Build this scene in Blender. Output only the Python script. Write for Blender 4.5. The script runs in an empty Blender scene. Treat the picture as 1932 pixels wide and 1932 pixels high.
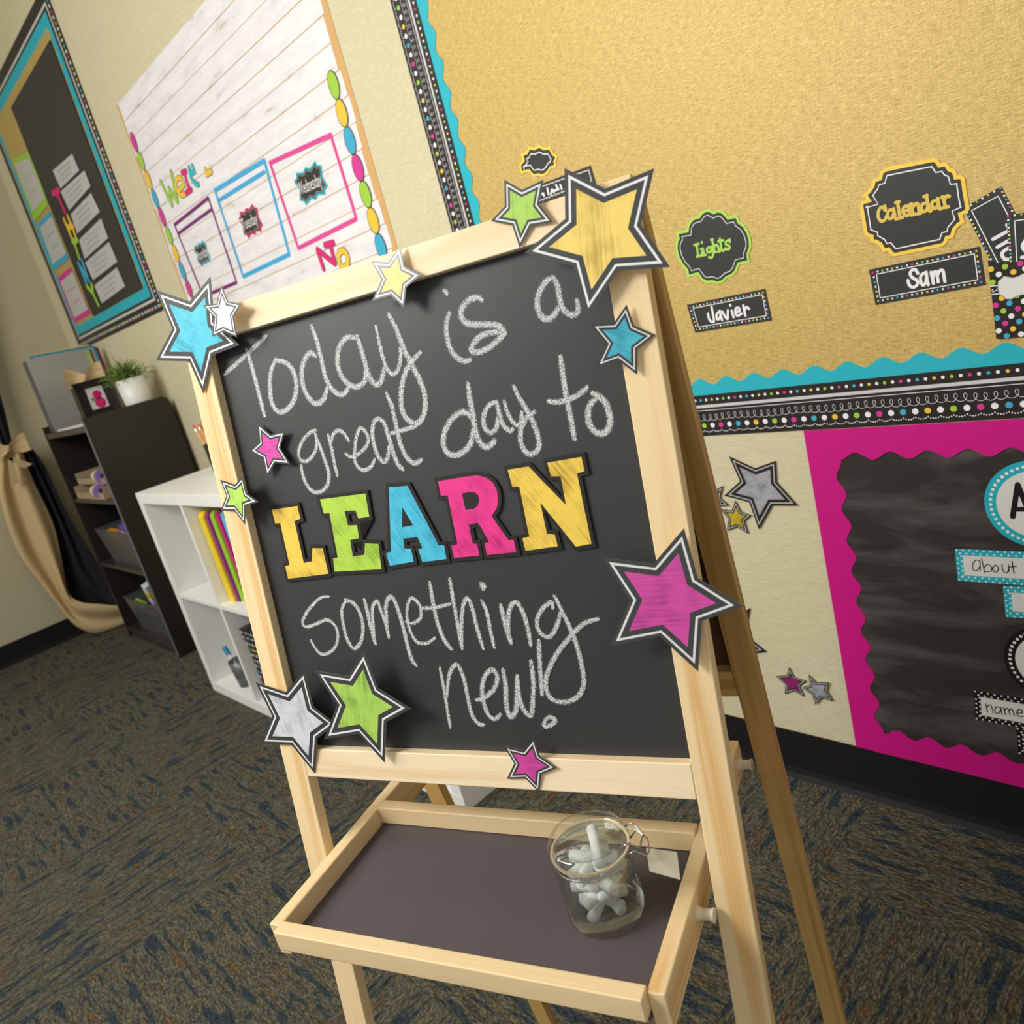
import bpy, bmesh, math, random
from mathutils import Vector, Matrix
from mathutils.geometry import tessellate_polygon
random.seed(7)
SC = bpy.context.scene
COL = SC.collection
V = Vector

# ---------------------------------------------------------------- camera
CAM = V((0.0, 0.0, 1.086))
RIGHT = V((0.66944113, 0.69789848, -0.2545315))
DOWN = V((0.02268995, -0.36168461, -0.93202436))
FWD = V((-0.74251851, 0.61816014, -0.25796184))
FPX = 1504.0
cd = bpy.data.cameras.new('camera'); cam = bpy.data.objects.new('camera', cd); COL.objects.link(cam)
cam.matrix_world = Matrix(((RIGHT.x, -DOWN.x, -FWD.x, CAM.x), (RIGHT.y, -DOWN.y, -FWD.y, CAM.y),
                           (RIGHT.z, -DOWN.z, -FWD.z, CAM.z), (0, 0, 0, 1)))
cd.sensor_width = 36.0; cd.lens = 36.0 * FPX / 1932.0; cd.clip_start = 0.02
cd.dof.use_dof = True; cd.dof.focus_distance = 0.80; cd.dof.aperture_fstop = 10.0
SC.camera = cam
SC.view_settings.view_transform = 'Standard'; SC.view_settings.look = 'None'
SC.view_settings.exposure = 0.0; SC.view_settings.gamma = 1.0
SC.view_settings.use_curve_mapping = False

# ---------------------------------------------------------------- world and lamps
wd = bpy.data.worlds.new('world'); SC.world = wd; wd.use_nodes = True
wd.node_tree.nodes['Background'].inputs[0].default_value = (1.0, 0.97, 0.92, 1)
wd.node_tree.nodes['Background'].inputs[1].default_value = 0.45

def area(name, loc, target, sx, sy, power, col=(1, .97, .92)):
    ld = bpy.data.lights.new(name, 'AREA'); ld.shape = 'RECTANGLE'; ld.size = sx; ld.size_y = sy
    ld.energy = power; ld.color = col
    o = bpy.data.objects.new(name, ld); COL.objects.link(o); o.location = loc
    o.rotation_euler = (V(target) - V(loc)).to_track_quat('-Z', 'Y').to_euler()
    return o
area('flash_softbox', (-1.15, -0.95, 2.02), (-1.02, 0.75, 1.40), 0.55, 0.55, 16.5).data.spread = math.radians(125)
area('fill_light', (-2.5, -1.3, 2.55), (-2.7, 0.6, 0.5), 1.6, 1.2, 60)  # unseen fill lamp, added and aimed to brighten the cube shelf
area('fill_light', (0.2, -0.9, 2.62), (0.0, 0.4, 0.6), 1.2, 0.6, 3)  # weak unseen lamp, added as fill for the right side

# ---------------------------------------------------------------- helpers
def lin(c):
    return tuple((x / 12.92 if x <= .04045 else ((x + .055) / 1.055) ** 2.4) for x in [k / 255.0 for k in c]) + (1.0,)

def ray(p):
    return FWD + RIGHT * ((p[0] - 966.0) / FPX) + DOWN * ((p[1] - 966.0) / FPX)

class Plane:
    def __init__(s, O, U, W, N):
        s.O, s.U, s.W, s.N = V(O), V(U), V(W), V(N)
    def hit(s, p, lift=0.0):
        r = ray(p); t = ((s.O + s.N * lift) - CAM).dot(s.N) / r.dot(s.N)
        return CAM + r * t
    def uv(s, p, lift=0.0):
        q = s.hit(p, lift) - s.O
        return (q.dot(s.U), q.dot(s.W))
    def pt(s, u, w, lift=0.0):
        return s.O + s.U * u + s.W * w + s.N * lift

def xat(p, x):
    r = ray(p); return CAM + r * ((x - CAM.x) / r.x)
def yat(p, y):
    r = ray(p); return CAM + r * ((y - CAM.y) / r.y)
def zat(p, z):
    r = ray(p); return CAM + r * ((z - CAM.z) / r.z)

MATS = {}
def new_mat(name):
    m = bpy.data.materials.new(name); m.use_nodes = True
    return m, m.node_tree, m.node_tree.nodes, m.node_tree.links, m.node_tree.nodes['Principled BSDF']

def mat(name, c, rough=.6, spec=.4, metal=0.0, var=.06, vs=40.0, bump=0.0, bs=300.0, coat=0.0, rot=0.0, stretch=(1, 1, 1)):
    """plain surface: colour with a little procedural variation and an optional fine relief"""
    m, nt, n, l, b = new_mat(name)
    b.inputs['Roughness'].default_value = rough; b.inputs['Specular IOR Level'].default_value = spec
    b.inputs['Metallic'].default_value = metal; b.inputs['Coat Weight'].default_value = coat
    b.inputs['Coat Roughness'].default_value = .12
    tc = n.new('ShaderNodeTexCoord'); mp = n.new('ShaderNodeMapping'); l.new(tc.outputs['Object'], mp.inputs[0])
    mp.inputs['Scale'].default_value = stretch; mp.inputs['Rotation'].default_value = (0, 0, rot)
    nz = n.new('ShaderNodeTexNoise'); nz.inputs['Scale'].default_value = vs; nz.inputs['Detail'].default_value = 4
    l.new(mp.outputs[0], nz.inputs['Vector'])
    mx = n.new('ShaderNodeMix'); mx.data_type = 'RGBA'; L = lin(c)
    mx.inputs[6].default_value = tuple(x * (1 - var) for x in L[:3]) + (1,)
    mx.inputs[7].default_value = tuple(min(1, x * (1 + var)) for x in L[:3]) + (1,)
    l.new(nz.outputs[0], mx.inputs[0]); l.new(mx.outputs[2], b.inputs['Base Color'])
    if bump:
        n2 = n.new('ShaderNodeTexNoise'); n2.inputs['Scale'].default_value = bs; n2.inputs['Detail'].default_value = 3
        l.new(mp.outputs[0], n2.inputs['Vector'])
        bp = n.new('ShaderNodeBump'); bp.inputs['Strength'].default_value = bump; bp.inputs['Distance'].default_value = .001
        l.new(n2.outputs[0], bp.inputs['Height']); l.new(bp.outputs[0], b.inputs['Normal'])
    MATS[name] = m
    return m

def streak(name, c, dark, ang=1.0, rough=.35, amt=.8, sc=(800, 18), coat=.04):
    """coloured print with fine diagonal scratches, in UV metres"""
    m, nt, n, l, b = new_mat(name)
    b.inputs['Roughness'].default_value = rough; b.inputs['Coat Weight'].default_value = coat; b.inputs['Coat Roughness'].default_value = .18
    b.inputs['Specular IOR Level'].default_value = .4
    tc = n.new('ShaderNodeTexCoord'); mp = n.new('ShaderNodeMapping'); l.new(tc.outputs['UV'], mp.inputs[0])
    mp.inputs['Rotation'].default_value = (0, 0, ang); 
    mp2 = n.new('ShaderNodeMapping'); l.new(mp.outputs[0], mp2.inputs[0]); mp2.inputs['Scale'].default_value = (sc[0], sc[1], 1)
    nz = n.new('ShaderNodeTexNoise'); nz.inputs['Scale'].default_value = 1.0; nz.inputs['Detail'].default_value = 5; nz.inputs['Roughness'].default_value = .65
    l.new(mp2.outputs[0], nz.inputs['Vector'])
    nb = n.new('ShaderNodeTexNoise'); nb.inputs['Scale'].default_value = 45; nb.inputs['Detail'].default_value = 2
    l.new(tc.outputs['UV'], nb.inputs['Vector'])
    ml = n.new('ShaderNodeMath'); ml.operation = 'MULTIPLY'; l.new(nz.outputs[0], ml.inputs[0]); l.new(nb.outputs[0], ml.inputs[1])
    mr = n.new('ShaderNodeMapRange'); mr.inputs[1].default_value = .22; mr.inputs[2].default_value = .42
    mr.inputs[3].default_value = 0; mr.inputs[4].default_value = amt
    l.new(ml.outputs[0], mr.inputs[0])
    mx = n.new('ShaderNodeMix'); mx.data_type = 'RGBA'; mx.inputs[6].default_value = lin(c); mx.inputs[7].default_value = lin(dark)
    l.new(mr.outputs[0], mx.inputs[0]); l.new(mx.outputs[2], b.inputs['Base Color'])
    MATS[name] = m
    return m

def wood(name, c1, c2, c3, sc=(3.0, 60.0)):
    m, nt, n, l, b = new_mat(name)
    b.inputs['Roughness'].default_value = .42; b.inputs['Specular IOR Level'].default_value = .35
    tc = n.new('ShaderNodeTexCoord'); mp = n.new('ShaderNodeMapping'); l.new(tc.outputs['UV'], mp.inputs[0])
    mp.inputs['Scale'].default_value = (sc[0], sc[1], 1)
    nz = n.new('ShaderNodeTexNoise'); nz.inputs['Scale'].default_value = 1.0; nz.inputs['Detail'].default_value = 3; nz.inputs['Distortion'].default_value = .6
    l.new(mp.outputs[0], nz.inputs['Vector'])
    rp = n.new('ShaderNodeValToRGB'); e = rp.color_ramp.elements
    e[0].position = .25; e[0].color = lin(c1); e[1].position = .72; e[1].color = lin(c2)
    k = e.new(.5); k.color = lin(c1); k = e.new(.60); k.color = lin(c3); k = e.new(.64); k.color = lin(c2)
    l.new(nz.outputs[0], rp.inputs[0])
    n2 = n.new('ShaderNodeTexNoise'); n2.inputs['Scale'].default_value = 1.0; n2.inputs['Detail'].default_value = 4
    m2 = n.new('ShaderNodeMapping'); l.new(tc.outputs['UV'], m2.inputs[0]); m2.inputs['Scale'].default_value = (12, 700, 1)
    l.new(m2.outputs[0], n2.inputs['Vector'])
    mx = n.new('ShaderNodeMix'); mx.data_type = 'RGBA'; mx.blend_type = 'MULTIPLY'; mx.inputs[0].default_value = .25
    r2 = n.new('ShaderNodeValToRGB'); r2.color_ramp.elements[0].position = .3; r2.color_ramp.elements[0].color = (.8, .72, .6, 1); r2.color_ramp.elements[1].position = .6
    l.new(n2.outputs[0], r2.inputs[0])
    l.new(rp.outputs[0], mx.inputs[6]); l.new(r2.outputs[0], mx.inputs[7]); l.new(mx.outputs[2], b.inputs['Base Color'])
    MATS[name] = m
    return m

def weave(name, c1, c2, sx, sz, rough=.8, bump=.3, spec=.2, metal=0.0):
    """woven cloth or woven-look wall cover: two crossed stretched noises in object space (x,z)"""
    m, nt, n, l, b = new_mat(name)
    b.inputs['Roughness'].default_value = rough; b.inputs['Specular IOR Level'].default_value = spec; b.inputs['Metallic'].default_value = metal
    tc = n.new('ShaderNodeTexCoord')
    outs = []
    for (a, c) in ((sx, sz), (sz, sx)):
        mp = n.new('ShaderNodeMapping'); l.new(tc.outputs['Object'], mp.inputs[0]); mp.inputs['Scale'].default_value = (a, a, c)
        nz = n.new('ShaderNodeTexNoise'); nz.inputs['Scale'].default_value = 1; nz.inputs['Detail'].default_value = 3; nz.inputs['Roughness'].default_value = .7
        l.new(mp.outputs[0], nz.inputs['Vector']); outs.append(nz.outputs[0])
    mm = n.new('ShaderNodeMix'); mm.data_type = 'FLOAT'; mm.inputs[0].default_value = .3
    l.new(outs[0], mm.inputs[2]); l.new(outs[1], mm.inputs[3])
    mr = n.new('ShaderNodeMapRange'); mr.inputs[1].default_value = .36; mr.inputs[2].default_value = .64; l.new(mm.outputs[0], mr.inputs[0])
    mx = n.new('ShaderNodeMix'); mx.data_type = 'RGBA'; mx.inputs[6].default_value = lin(c1); mx.inputs[7].default_value = lin(c2)
    l.new(mr.outputs[0], mx.inputs[0]); l.new(mx.outputs[2], b.inputs['Base Color'])
    bp = n.new('ShaderNodeBump'); bp.inputs['Strength'].default_value = bump; bp.inputs['Distance'].default_value = .0006
    l.new(mr.outputs[0], bp.inputs['Height']); l.new(bp.outputs[0], b.inputs['Normal'])
    MATS[name] = m
    return m

class MB:
    """mesh builder: collects world-space faces with a material and UV each"""
    def __init__(s): s.v = []; s.f = []; s.m = []; s.uv = []; s.mats = []
    def mi(s, m):
        m = MATS[m] if isinstance(m, str) else m
        if m not in s.mats: s.mats.append(m)
        return s.mats.index(m)
    def face(s, pts, m, uvs=None):
        b = len(s.v); s.v += [V(p) for p in pts]; s.f.append(tuple(range(b, b + len(pts)))); s.m.append(s.mi(m))
        s.uv.append(uvs or [(p[0], p[2]) for p in pts])
    def poly(s, pl, loop, lift, m, lf=None):
        pts = [V((a, b, 0)) for a, b in loop]
        for t in tessellate_polygon([pts]):
            q = [loop[i] for i in t]
            P = [pl.pt(a, b, lift if lf is None else lf(a, b) + lift) for a, b in q]
            if (P[1] - P[0]).cross(P[2] - P[0]).dot(pl.N) < 0: P.reverse(); q.reverse()
            s.face(P, m, q)
    def prism(s, pl, loop, l0, l1, m):
        s.poly(pl, loop, l1, m)
        n = len(loop); ar = sum(loop[i][0] * loop[(i + 1) % n][1] - loop[(i + 1) % n][0] * loop[i][1] for i in range(n))
        lp = loop if ar > 0 else loop[::-1]
        for i in range(n):
            a, b = lp[i], lp[(i + 1) % n]
            s.face([pl.pt(*a, l0), pl.pt(*b, l0), pl.pt(*b, l1), pl.pt(*a, l1)], m, [a, b, b, a])
        pts = [V((a, b, 0)) for a, b in loop]
        for t in tessellate_polygon([pts]):
            P = [pl.pt(*loop[i], l0) for i in t]
            if (P[1] - P[0]).cross(P[2] - P[0]).dot(pl.N) > 0: P.reverse()
            s.face(P, m)
    def disc(s, pl, u, w, r, lift, m, n=14, rw=None):
        s.poly(pl, [(u + r * math.cos(6.2832 * i / n), w + (rw or r) * math.sin(6.2832 * i / n)) for i in range(n)], lift, m)
    def ring(s, pl, u, w, r0, r1, lift, m, n=48):
        for i in range(n):
            a, b = 6.2832 * i / n, 6.2832 * (i + 1) / n
            q = [(u + r * math.cos(t), w + r * math.sin(t)) for r, t in ((r0, a), (r1, a), (r1, b), (r0, b))]
            s.face([pl.pt(x, y, lift) for x, y in q], m, q)
    def ribbon(s, pl, pts, wd, lift, m, smooth=True, caps=True, close=False):
        pts = [tuple(p) for p in pts]
        if smooth and len(pts) > 2: pts = spline(pts, 6)
        n = len(pts); L = []; R = []
        for i in range(n):
            a = pts[max(0, i - 1)]; b = pts[min(n - 1, i + 1)]
            dx, dy = b[0] - a[0], b[1] - a[1]; h = math.hypot(dx, dy) or 1e-9
            w = (wd(i / (n - 1)) if callable(wd) else wd) * .5
            nx, ny = -dy / h * w, dx / h * w
            L.append((pts[i][0] + nx, pts[i][1] + ny)); R.append((pts[i][0] - nx, pts[i][1] - ny))
        for i in range(n - 1):
            q = [R[i], R[i + 1], L[i + 1], L[i]]
            s.face([pl.pt(*k, lift + 6e-5 * j / n) for k, j in zip(q, (i, i + 1, i + 1, i))], m, [(0, i), (0, i + 1), (1, i + 1), (1, i)])
        if caps:
            for c, d, e in ((0, 1, 0), (n - 1, n - 2, 1)):
                r = math.hypot(L[c][0] - R[c][0], L[c][1] - R[c][1]) * .5
                a0 = math.atan2(pts[c][1] - pts[d][1], pts[c][0] - pts[d][0]); lp = [pts[c]]; uvl = [(.5, 0)]
                for k in range(7):
                    t = a0 - 1.5708 + 3.14159 * k / 6; lp.append((pts[c][0] + r * math.cos(t), pts[c][1] + r * math.sin(t))); uvl.append((.02, 0))
                for k in range(1, 7):
                    q = [lp[0], lp[k], lp[k + 1]]
                    s.face([pl.pt(*x, lift + (7e-5 if c else -5e-6)) for x in q], m, [(.5, 0), (.02, 0), (.02, 0)])
    def box(s, c, h, m, R=None, uvax=None):
        """box from centre, half sizes and an optional 3x3 of axes (columns)"""
        X = R or [V((1, 0, 0)), V((0, 1, 0)), V((0, 0, 1))]
        c = V(c)
        def P(i, j, k): return c + X[0] * (h[0] * i) + X[1] * (h[1] * j) + X[2] * (h[2] * k)
        la = max(range(3), key=lambda k: h[k])
        fs = [((1, -1, -1), (1, 1, -1), (1, 1, 1), (1, -1, 1)), ((-1, -1, -1), (-1, -1, 1), (-1, 1, 1), (-1, 1, -1)),
              ((-1, 1, -1), (-1, 1, 1), (1, 1, 1), (1, 1, -1)), ((-1, -1, -1), (1, -1, -1), (1, -1, 1), (-1, -1, 1)),
              ((-1, -1, 1), (1, -1, 1), (1, 1, 1), (-1, 1, 1)), ((-1, -1, -1), (-1, 1, -1), (1, 1, -1), (1, -1, -1))]
        off = (c.x * 3.1 + c.z * 5.7) % 7
        for fi, f in enumerate(fs):
            ax = [0, 0, 1, 1, 2, 2][fi]; o = [k for k in range(3) if k != ax]
            if la in o: u, w = la, [k for k in o if k != la][0]
            else: u, w = o
            s.face([P(*q) for q in f], m, [(q[u] * h[u] + off, q[w] * h[w] + ax * .31 + off) for q in f])
        return s
    def beam(s, p0, p1, wv, tv, m):
        """beam from p0 to p1 (centre line) with half-width vector wv and half-thickness vector tv"""
        p0, p1, wv, tv = V(p0), V(p1), V(wv), V(tv); d = (p1 - p0)
        return s.box((p0 + p1) / 2, (d.length / 2, wv.length, tv.length), m, [d.normalized(), wv.normalized(), tv.normalized()])
    def lathe(s, c, prof, m, n=32, ax=V((0, 0, 1)), closed=False):
        c = V(c); X = ax.orthogonal().normalized(); Y = ax.cross(X)
        pr = prof
        for i in range(n):
            a, b = 6.28318 * i / n, 6.28318 * (i + 1) / n
            da = X * math.cos(a) + Y * math.sin(a); db = X * math.cos(b) + Y * math.sin(b)
            for (r0, z0), (r1, z1) in zip(pr, pr[1:]):
                P = [c + da * r0 + ax * z0, c + db * r0 + ax * z0, c + db * r1 + ax * z1, c + da * r1 + ax * z1]
                if r0 < 1e-6: P = [P[0], P[2], P[3]]
                elif r1 < 1e-6: P = [P[0], P[1], P[2]]
                s.face(P, m)
        return s
    def tube(s, pts, r, m, n=8):
        pts = [V(p) for p in pts]; rings = []
        for i, p in enumerate(pts):
            d = (pts[min(i + 1, len(pts) - 1)] - pts[max(0, i - 1)]).normalized()
            X = d.orthogonal().normalized(); 
            if i: 
                X = (rings[-1][1] - d * rings[-1][1].dot(d)).normalized()
            Y = d.cross(X); rings.append(([p + X * r * math.cos(6.28318 * k / n) + Y * r * math.sin(6.28318 * k / n) for k in range(n)], X))
        for a, b in zip(rings, rings[1:]):
            for k in range(n):
                s.face([a[0][k], a[0][(k + 1) % n], b[0][(k + 1) % n], b[0][k]], m)
        s.face(rings[0][0][::-1], m); s.face(rings[-1][0], m)
        return s
    def build(s, name, parent=None, merge=1e-6, bevel=0.0, smooth=False, origin=None, seg=2):
        n = len(s.v)
        if origin is None:
            lo = V([min(p[i] for p in s.v) for i in range(3)]); hi = V([max(p[i] for p in s.v) for i in range(3)])
            origin = V(((lo.x + hi.x) / 2, (lo.y + hi.y) / 2, lo.z))
        origin = V(origin)
        me = bpy.data.meshes.new(name)
        me.from_pydata([tuple(p - origin) for p in s.v], [], s.f)
        for m in s.mats: me.materials.append(m)
        me.polygons.foreach_set('material_index', s.m)
        ul = me.uv_layers.new(name='UVMap'); k = 0; flat = []
        for u in s.uv:
            for q in u: flat += [q[0], q[1]]
        ul.data.foreach_set('uv', flat)
        if merge:
            bm = bmesh.new(); bm.from_mesh(me); bmesh.ops.remove_doubles(bm, verts=bm.verts, dist=merge)
            if bevel: bmesh.ops.recalc_face_normals(bm, faces=bm.faces)
            bm.to_mesh(me); bm.free()
        if smooth:
            me.polygons.foreach_set('use_smooth', [True] * len(me.polygons))
        o = bpy.data.objects.new(name, me); COL.objects.link(o); o.location = origin
        if parent:
            o.parent = parent; o.matrix_parent_inverse = Matrix(); o.location = origin - root_loc(parent)
        if bevel:
            bv = o.modifiers.new('bevel', 'BEVEL'); bv.width = bevel; bv.segments = seg; bv.limit_method = 'ANGLE'
            o.data.polygons.foreach_set('use_smooth', [True] * len(me.polygons))
            wn = o.modifiers.new('wn', 'WEIGHTED_NORMAL')
        return o

def root_loc(o):
    p = V(o.location); q = o.parent
    while q: p += V(q.location); q = q.parent
    return p
def thing(name, loc, label, cat, group=None):
    o = bpy.data.objects.new(name, None); COL.objects.link(o); o.location = loc; o.empty_display_size = .05
    return tag(o, label, cat, group)
def tag(o, label, cat, group=None, kind=None):
    if label: o['label'] = label
    if cat: o['category'] = cat
    if group: o['group'] = group
    if kind: o['kind'] = kind
    return o
def struct(o): o['kind'] = 'structure'; return o
def dup(o, off, parent=None):
    c = o.copy(); COL.objects.link(c)
    if parent is None and o.parent is None: c.location = V(o.location) + V(off)
    if parent: c.parent = parent
    for ch in list(o.children): dup(ch, (0, 0, 0), c)
    return c

def spline(p, k=6):
    out = []; n = len(p)
    for i in range(n - 1):
        a, b, c, d = p[max(0, i - 1)], p[i], p[i + 1], p[min(n - 1, i + 2)]
        for j in range(k):
            t = j / k; t2, t3 = t * t, t * t * t
            out.append(tuple(.5 * (2 * b[x] + (c[x] - a[x]) * t + (2 * a[x] - 5 * b[x] + 4 * c[x] - d[x]) * t2 + (3 * b[x] - a[x] - 3 * c[x] + d[x]) * t3) for x in range(2)))
    out.append(tuple(p[-1])); return out

def inset(loop, d, cl=4.0):
    """offset a 2D loop inwards by d (negative = outwards) with mitred corners"""
    n = len(loop); ar = sum(loop[i][0] * loop[(i + 1) % n][1] - loop[(i + 1) % n][0] * loop[i][1] for i in range(n))
    sg = 1 if ar > 0 else -1; out = []
    for i in range(n):
        a, b, c = V(loop[i - 1]), V(loop[i]), V(loop[(i + 1) % n])
        e0 = (b - a).normalized(); e1 = (c - b).normalized()
        n0 = V((-e0.y, e0.x)) * sg; n1 = V((-e1.y, e1.x)) * sg
        m = n0 + n1; q = max(m.dot(m), 1e-6); m = m * (2.0 / q)
        if m.length > cl: m = m.normalized() * cl
        out.append(tuple(b + m * d))
    return out

def Z(ox, oy, s):
    """reader for crop coordinates: origin and magnification of the crop -> photo pixels"""
    return lambda pts: [(ox + x / s, oy + y / s) for x, y in pts]

# ---------------------------------------------------------------- materials
mat('white_print', (238, 238, 240), .35, .4, var=.03, coat=.1)
mat('slate_print', (64, 67, 68), .32, .5, var=.05, vs=60, coat=.2)
mat('black_print', (40, 36, 34), .4, .4, var=.08, coat=.1)
mat('letter_black', (38, 34, 31), .45, .4, var=.1)
mat('silver_line', (190, 190, 190), .4, .4)
mat('paper_back', (225, 225, 222), .6, .3)
mat('foil_edge', (150, 150, 140), .5, .4)
streak('yellow_foil', (252, 222, 120), (190, 158, 70), .08)
streak('gold_foil', (248, 214, 90), (160, 122, 40), -.55, amt=.8, coat=.1)
streak('blue_foil', (88, 203, 226), (40, 130, 160), -1.0)
streak('sky_foil', (80, 200, 232), (30, 120, 160), -.55, amt=.8, coat=.1)
streak('green_foil', (180, 222, 100), (110, 150, 60), .2)
streak('lime_foil', (186, 224, 84), (110, 150, 40), -.55, amt=.8, coat=.1)
streak('pink_foil', (226, 84, 176), (150, 60, 130), 1.6)
streak('hot_foil', (244, 60, 150), (170, 30, 100), -.55, amt=.8, coat=.1)
streak('silver_foil', (226, 228, 236), (150, 150, 160), -.05)
streak('grey_foil', (168, 168, 176), (100, 100, 108), .9)
streak('dull_gold', (196, 172, 50), (130, 110, 40), .5)
streak('plum_foil', (150, 40, 110), (100, 30, 80), .5)
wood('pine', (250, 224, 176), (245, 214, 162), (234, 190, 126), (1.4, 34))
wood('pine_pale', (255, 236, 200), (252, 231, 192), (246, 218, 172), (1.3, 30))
wood('pine_shaded', (215, 175, 108), (206, 165, 100), (184, 140, 80), (1.4, 30))  # same pine for the rear frame, its shade put into a darker colour
mat('chalkboard', (52, 53, 54), .46, .5, var=.07, vs=9, bump=.08, bs=2500)
mat('tray_cloth', (92, 84, 88), .55, .3, var=.12, vs=14, bump=.1, bs=900)
mat('hardboard', (92, 68, 40), .7, .2, var=.1)
mat('white_board', (235, 235, 232), .25, .5)
mat('spacer_white', (232, 226, 206), .5, .4)
weave('wall_cover', (200, 191, 156), (222, 214, 182), 55, 700, bump=.25)
mat('wall_side', (196, 188, 158), .8, .2, var=.04, bump=.1, bs=500)
mat('ceiling_tile', (225, 222, 212), .9, .1)
weave('gold_paper', (168, 138, 62), (224, 196, 122), 70, 800, rough=.42, bump=.35, spec=.5, metal=.15)
mat('teal_card', (40, 178, 196), .5, .35, var=.03)
mat('pink_card', (205, 18, 132), .5, .35, var=.04)
mat('board_paper', (50, 46, 44), .5, .4, var=.35, vs=7, stretch=(.6, 1, 2.6))
mat('dot_white', (236, 238, 238), .5, .3); mat('dot_pink', (214, 60, 150), .5, .3); mat('dot_blue', (66, 170, 205), .5, .3)
mat('dot_yellow', (238, 196, 66), .5, .3); mat('dot_green', (160, 204, 70), .5, .3)
mat('silver_band', (205, 206, 205), .4, .4, var=.12, vs=400)
mat('lime_edge', (178, 222, 92), .45, .35, var=.06); mat('yellow_edge', (252, 210, 84), .45, .35, var=.05)
mat('label_black', (52, 52, 50), .45, .35, var=.12, vs=30)
mat('lime_text', (170, 212, 98), .5, .3, var=.06); mat('gold_text', (226, 196, 90), .5, .3, var=.12, vs=120)
mat('tag_white', (226, 225, 220), .5, .3, var=.02); mat('ink_black', (28, 24, 26), .4, .4)
mat('rubber_base', (30, 28, 28), .6, .2, var=.08)
mat('white_laminate', (246, 247, 243), .35, .4, var=.01)
mat('black_laminate', (40, 36, 33), .38, .4, var=.05)
mat('edge_sheen', (104, 112, 124), .3, .5)  # bluish reflection on a black panel edge, painted as a lighter colour
mat('shelf_dark', (56, 52, 50), .3, .5)
mat('burlap_cloth', (208, 182, 138), .9, .1, var=.14, vs=160, bump=.4, bs=700)
mat('black_cloth', (34, 32, 36), .85, .2, var=.1)
mat('file_silver', (168, 168, 164), .32, .5, metal=.35, var=.04)
mat('file_shadow', (98, 100, 106), .35, .5, metal=.2)
mat('leaf_green', (74, 108, 48), .6, .3, var=.4, vs=60); mat('leaf_light', (140, 165, 70), .6, .3, var=.3, vs=60)
mat('pot_white', (232, 232, 226), .35, .5, var=.02); mat('soil', (60, 45, 32), .9, .1)
mat('beige_plastic', (172, 152, 126), .5, .3, var=.05)
mat('tape_yellow', (246, 228, 40), .4, .4); mat('tape_purple', (158, 128, 206), .4, .4); mat('steel', (186, 182, 172), .22, .5, metal=.95)
mat('violet_pack', (112, 76, 178), .5, .3, var=.2, vs=90)
mat('chalk_stick', (242, 242, 240), .8, .2); mat('gasket_orange', (236, 214, 176), .5, .3); mat('paper_tag', (222, 216, 196), .8, .2)
for nm, c in dict(yellow=(240, 208, 20), purple=(150, 30, 140), green=(160, 214, 50), magenta=(214, 10, 130), blue=(120, 200, 235), white=(232, 232, 238),
                  red=(214, 84, 74), orange=(240, 160, 40), maroon=(120, 50, 70), deepblue=(50, 140, 185), lilac=(176, 150, 220), tan=(214, 170, 110)).items():
    mat('plastic_' + nm, c, .4, .4, var=.03)
mat('poster_violet', (122, 44, 112), .5, .3); mat('poster_blue', (70, 170, 220), .5, .3); mat('poster_pink', (222, 78, 152), .5, .3)
mat('grey_text', (150, 150, 150), .6, .2); mat('splat_teal', (50, 185, 195), .5, .3); mat('splat_pink', (222, 40, 120), .5, .3)
mat('bulb_line', (90, 84, 84), .5, .3); mat('card_grey', (196, 196, 194), .4, .4, coat=.2)

def planks_mat():
    m, nt, n, l, b = new_mat('whitewashed_plank'); b.inputs['Roughness'].default_value = .6
    tc = n.new('ShaderNodeTexCoord'); mp = n.new('ShaderNodeMapping'); l.new(tc.outputs['UV'], mp.inputs[0]); mp.inputs['Scale'].default_value = (6, 26, 1)
    nz = n.new('ShaderNodeTexNoise'); nz.inputs['Scale'].default_value = 1.3; nz.inputs['Detail'].default_value = 5; nz.inputs['Roughness'].default_value = .6
    l.new(mp.outputs[0], nz.inputs['Vector'])
    rp = n.new('ShaderNodeValToRGB'); e = rp.color_ramp.elements; e[0].position = .28; e[0].color = lin((206, 180, 150)); e[1].position = .62; e[1].color = lin((238, 236, 238))
    k = e.new(.38); k.color = lin((226, 224, 228)); l.new(nz.outputs[0], rp.inputs[0]); l.new(rp.outputs[0], b.inputs['Base Color'])
    MATS['whitewashed_plank'] = m
planks_mat()

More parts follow.
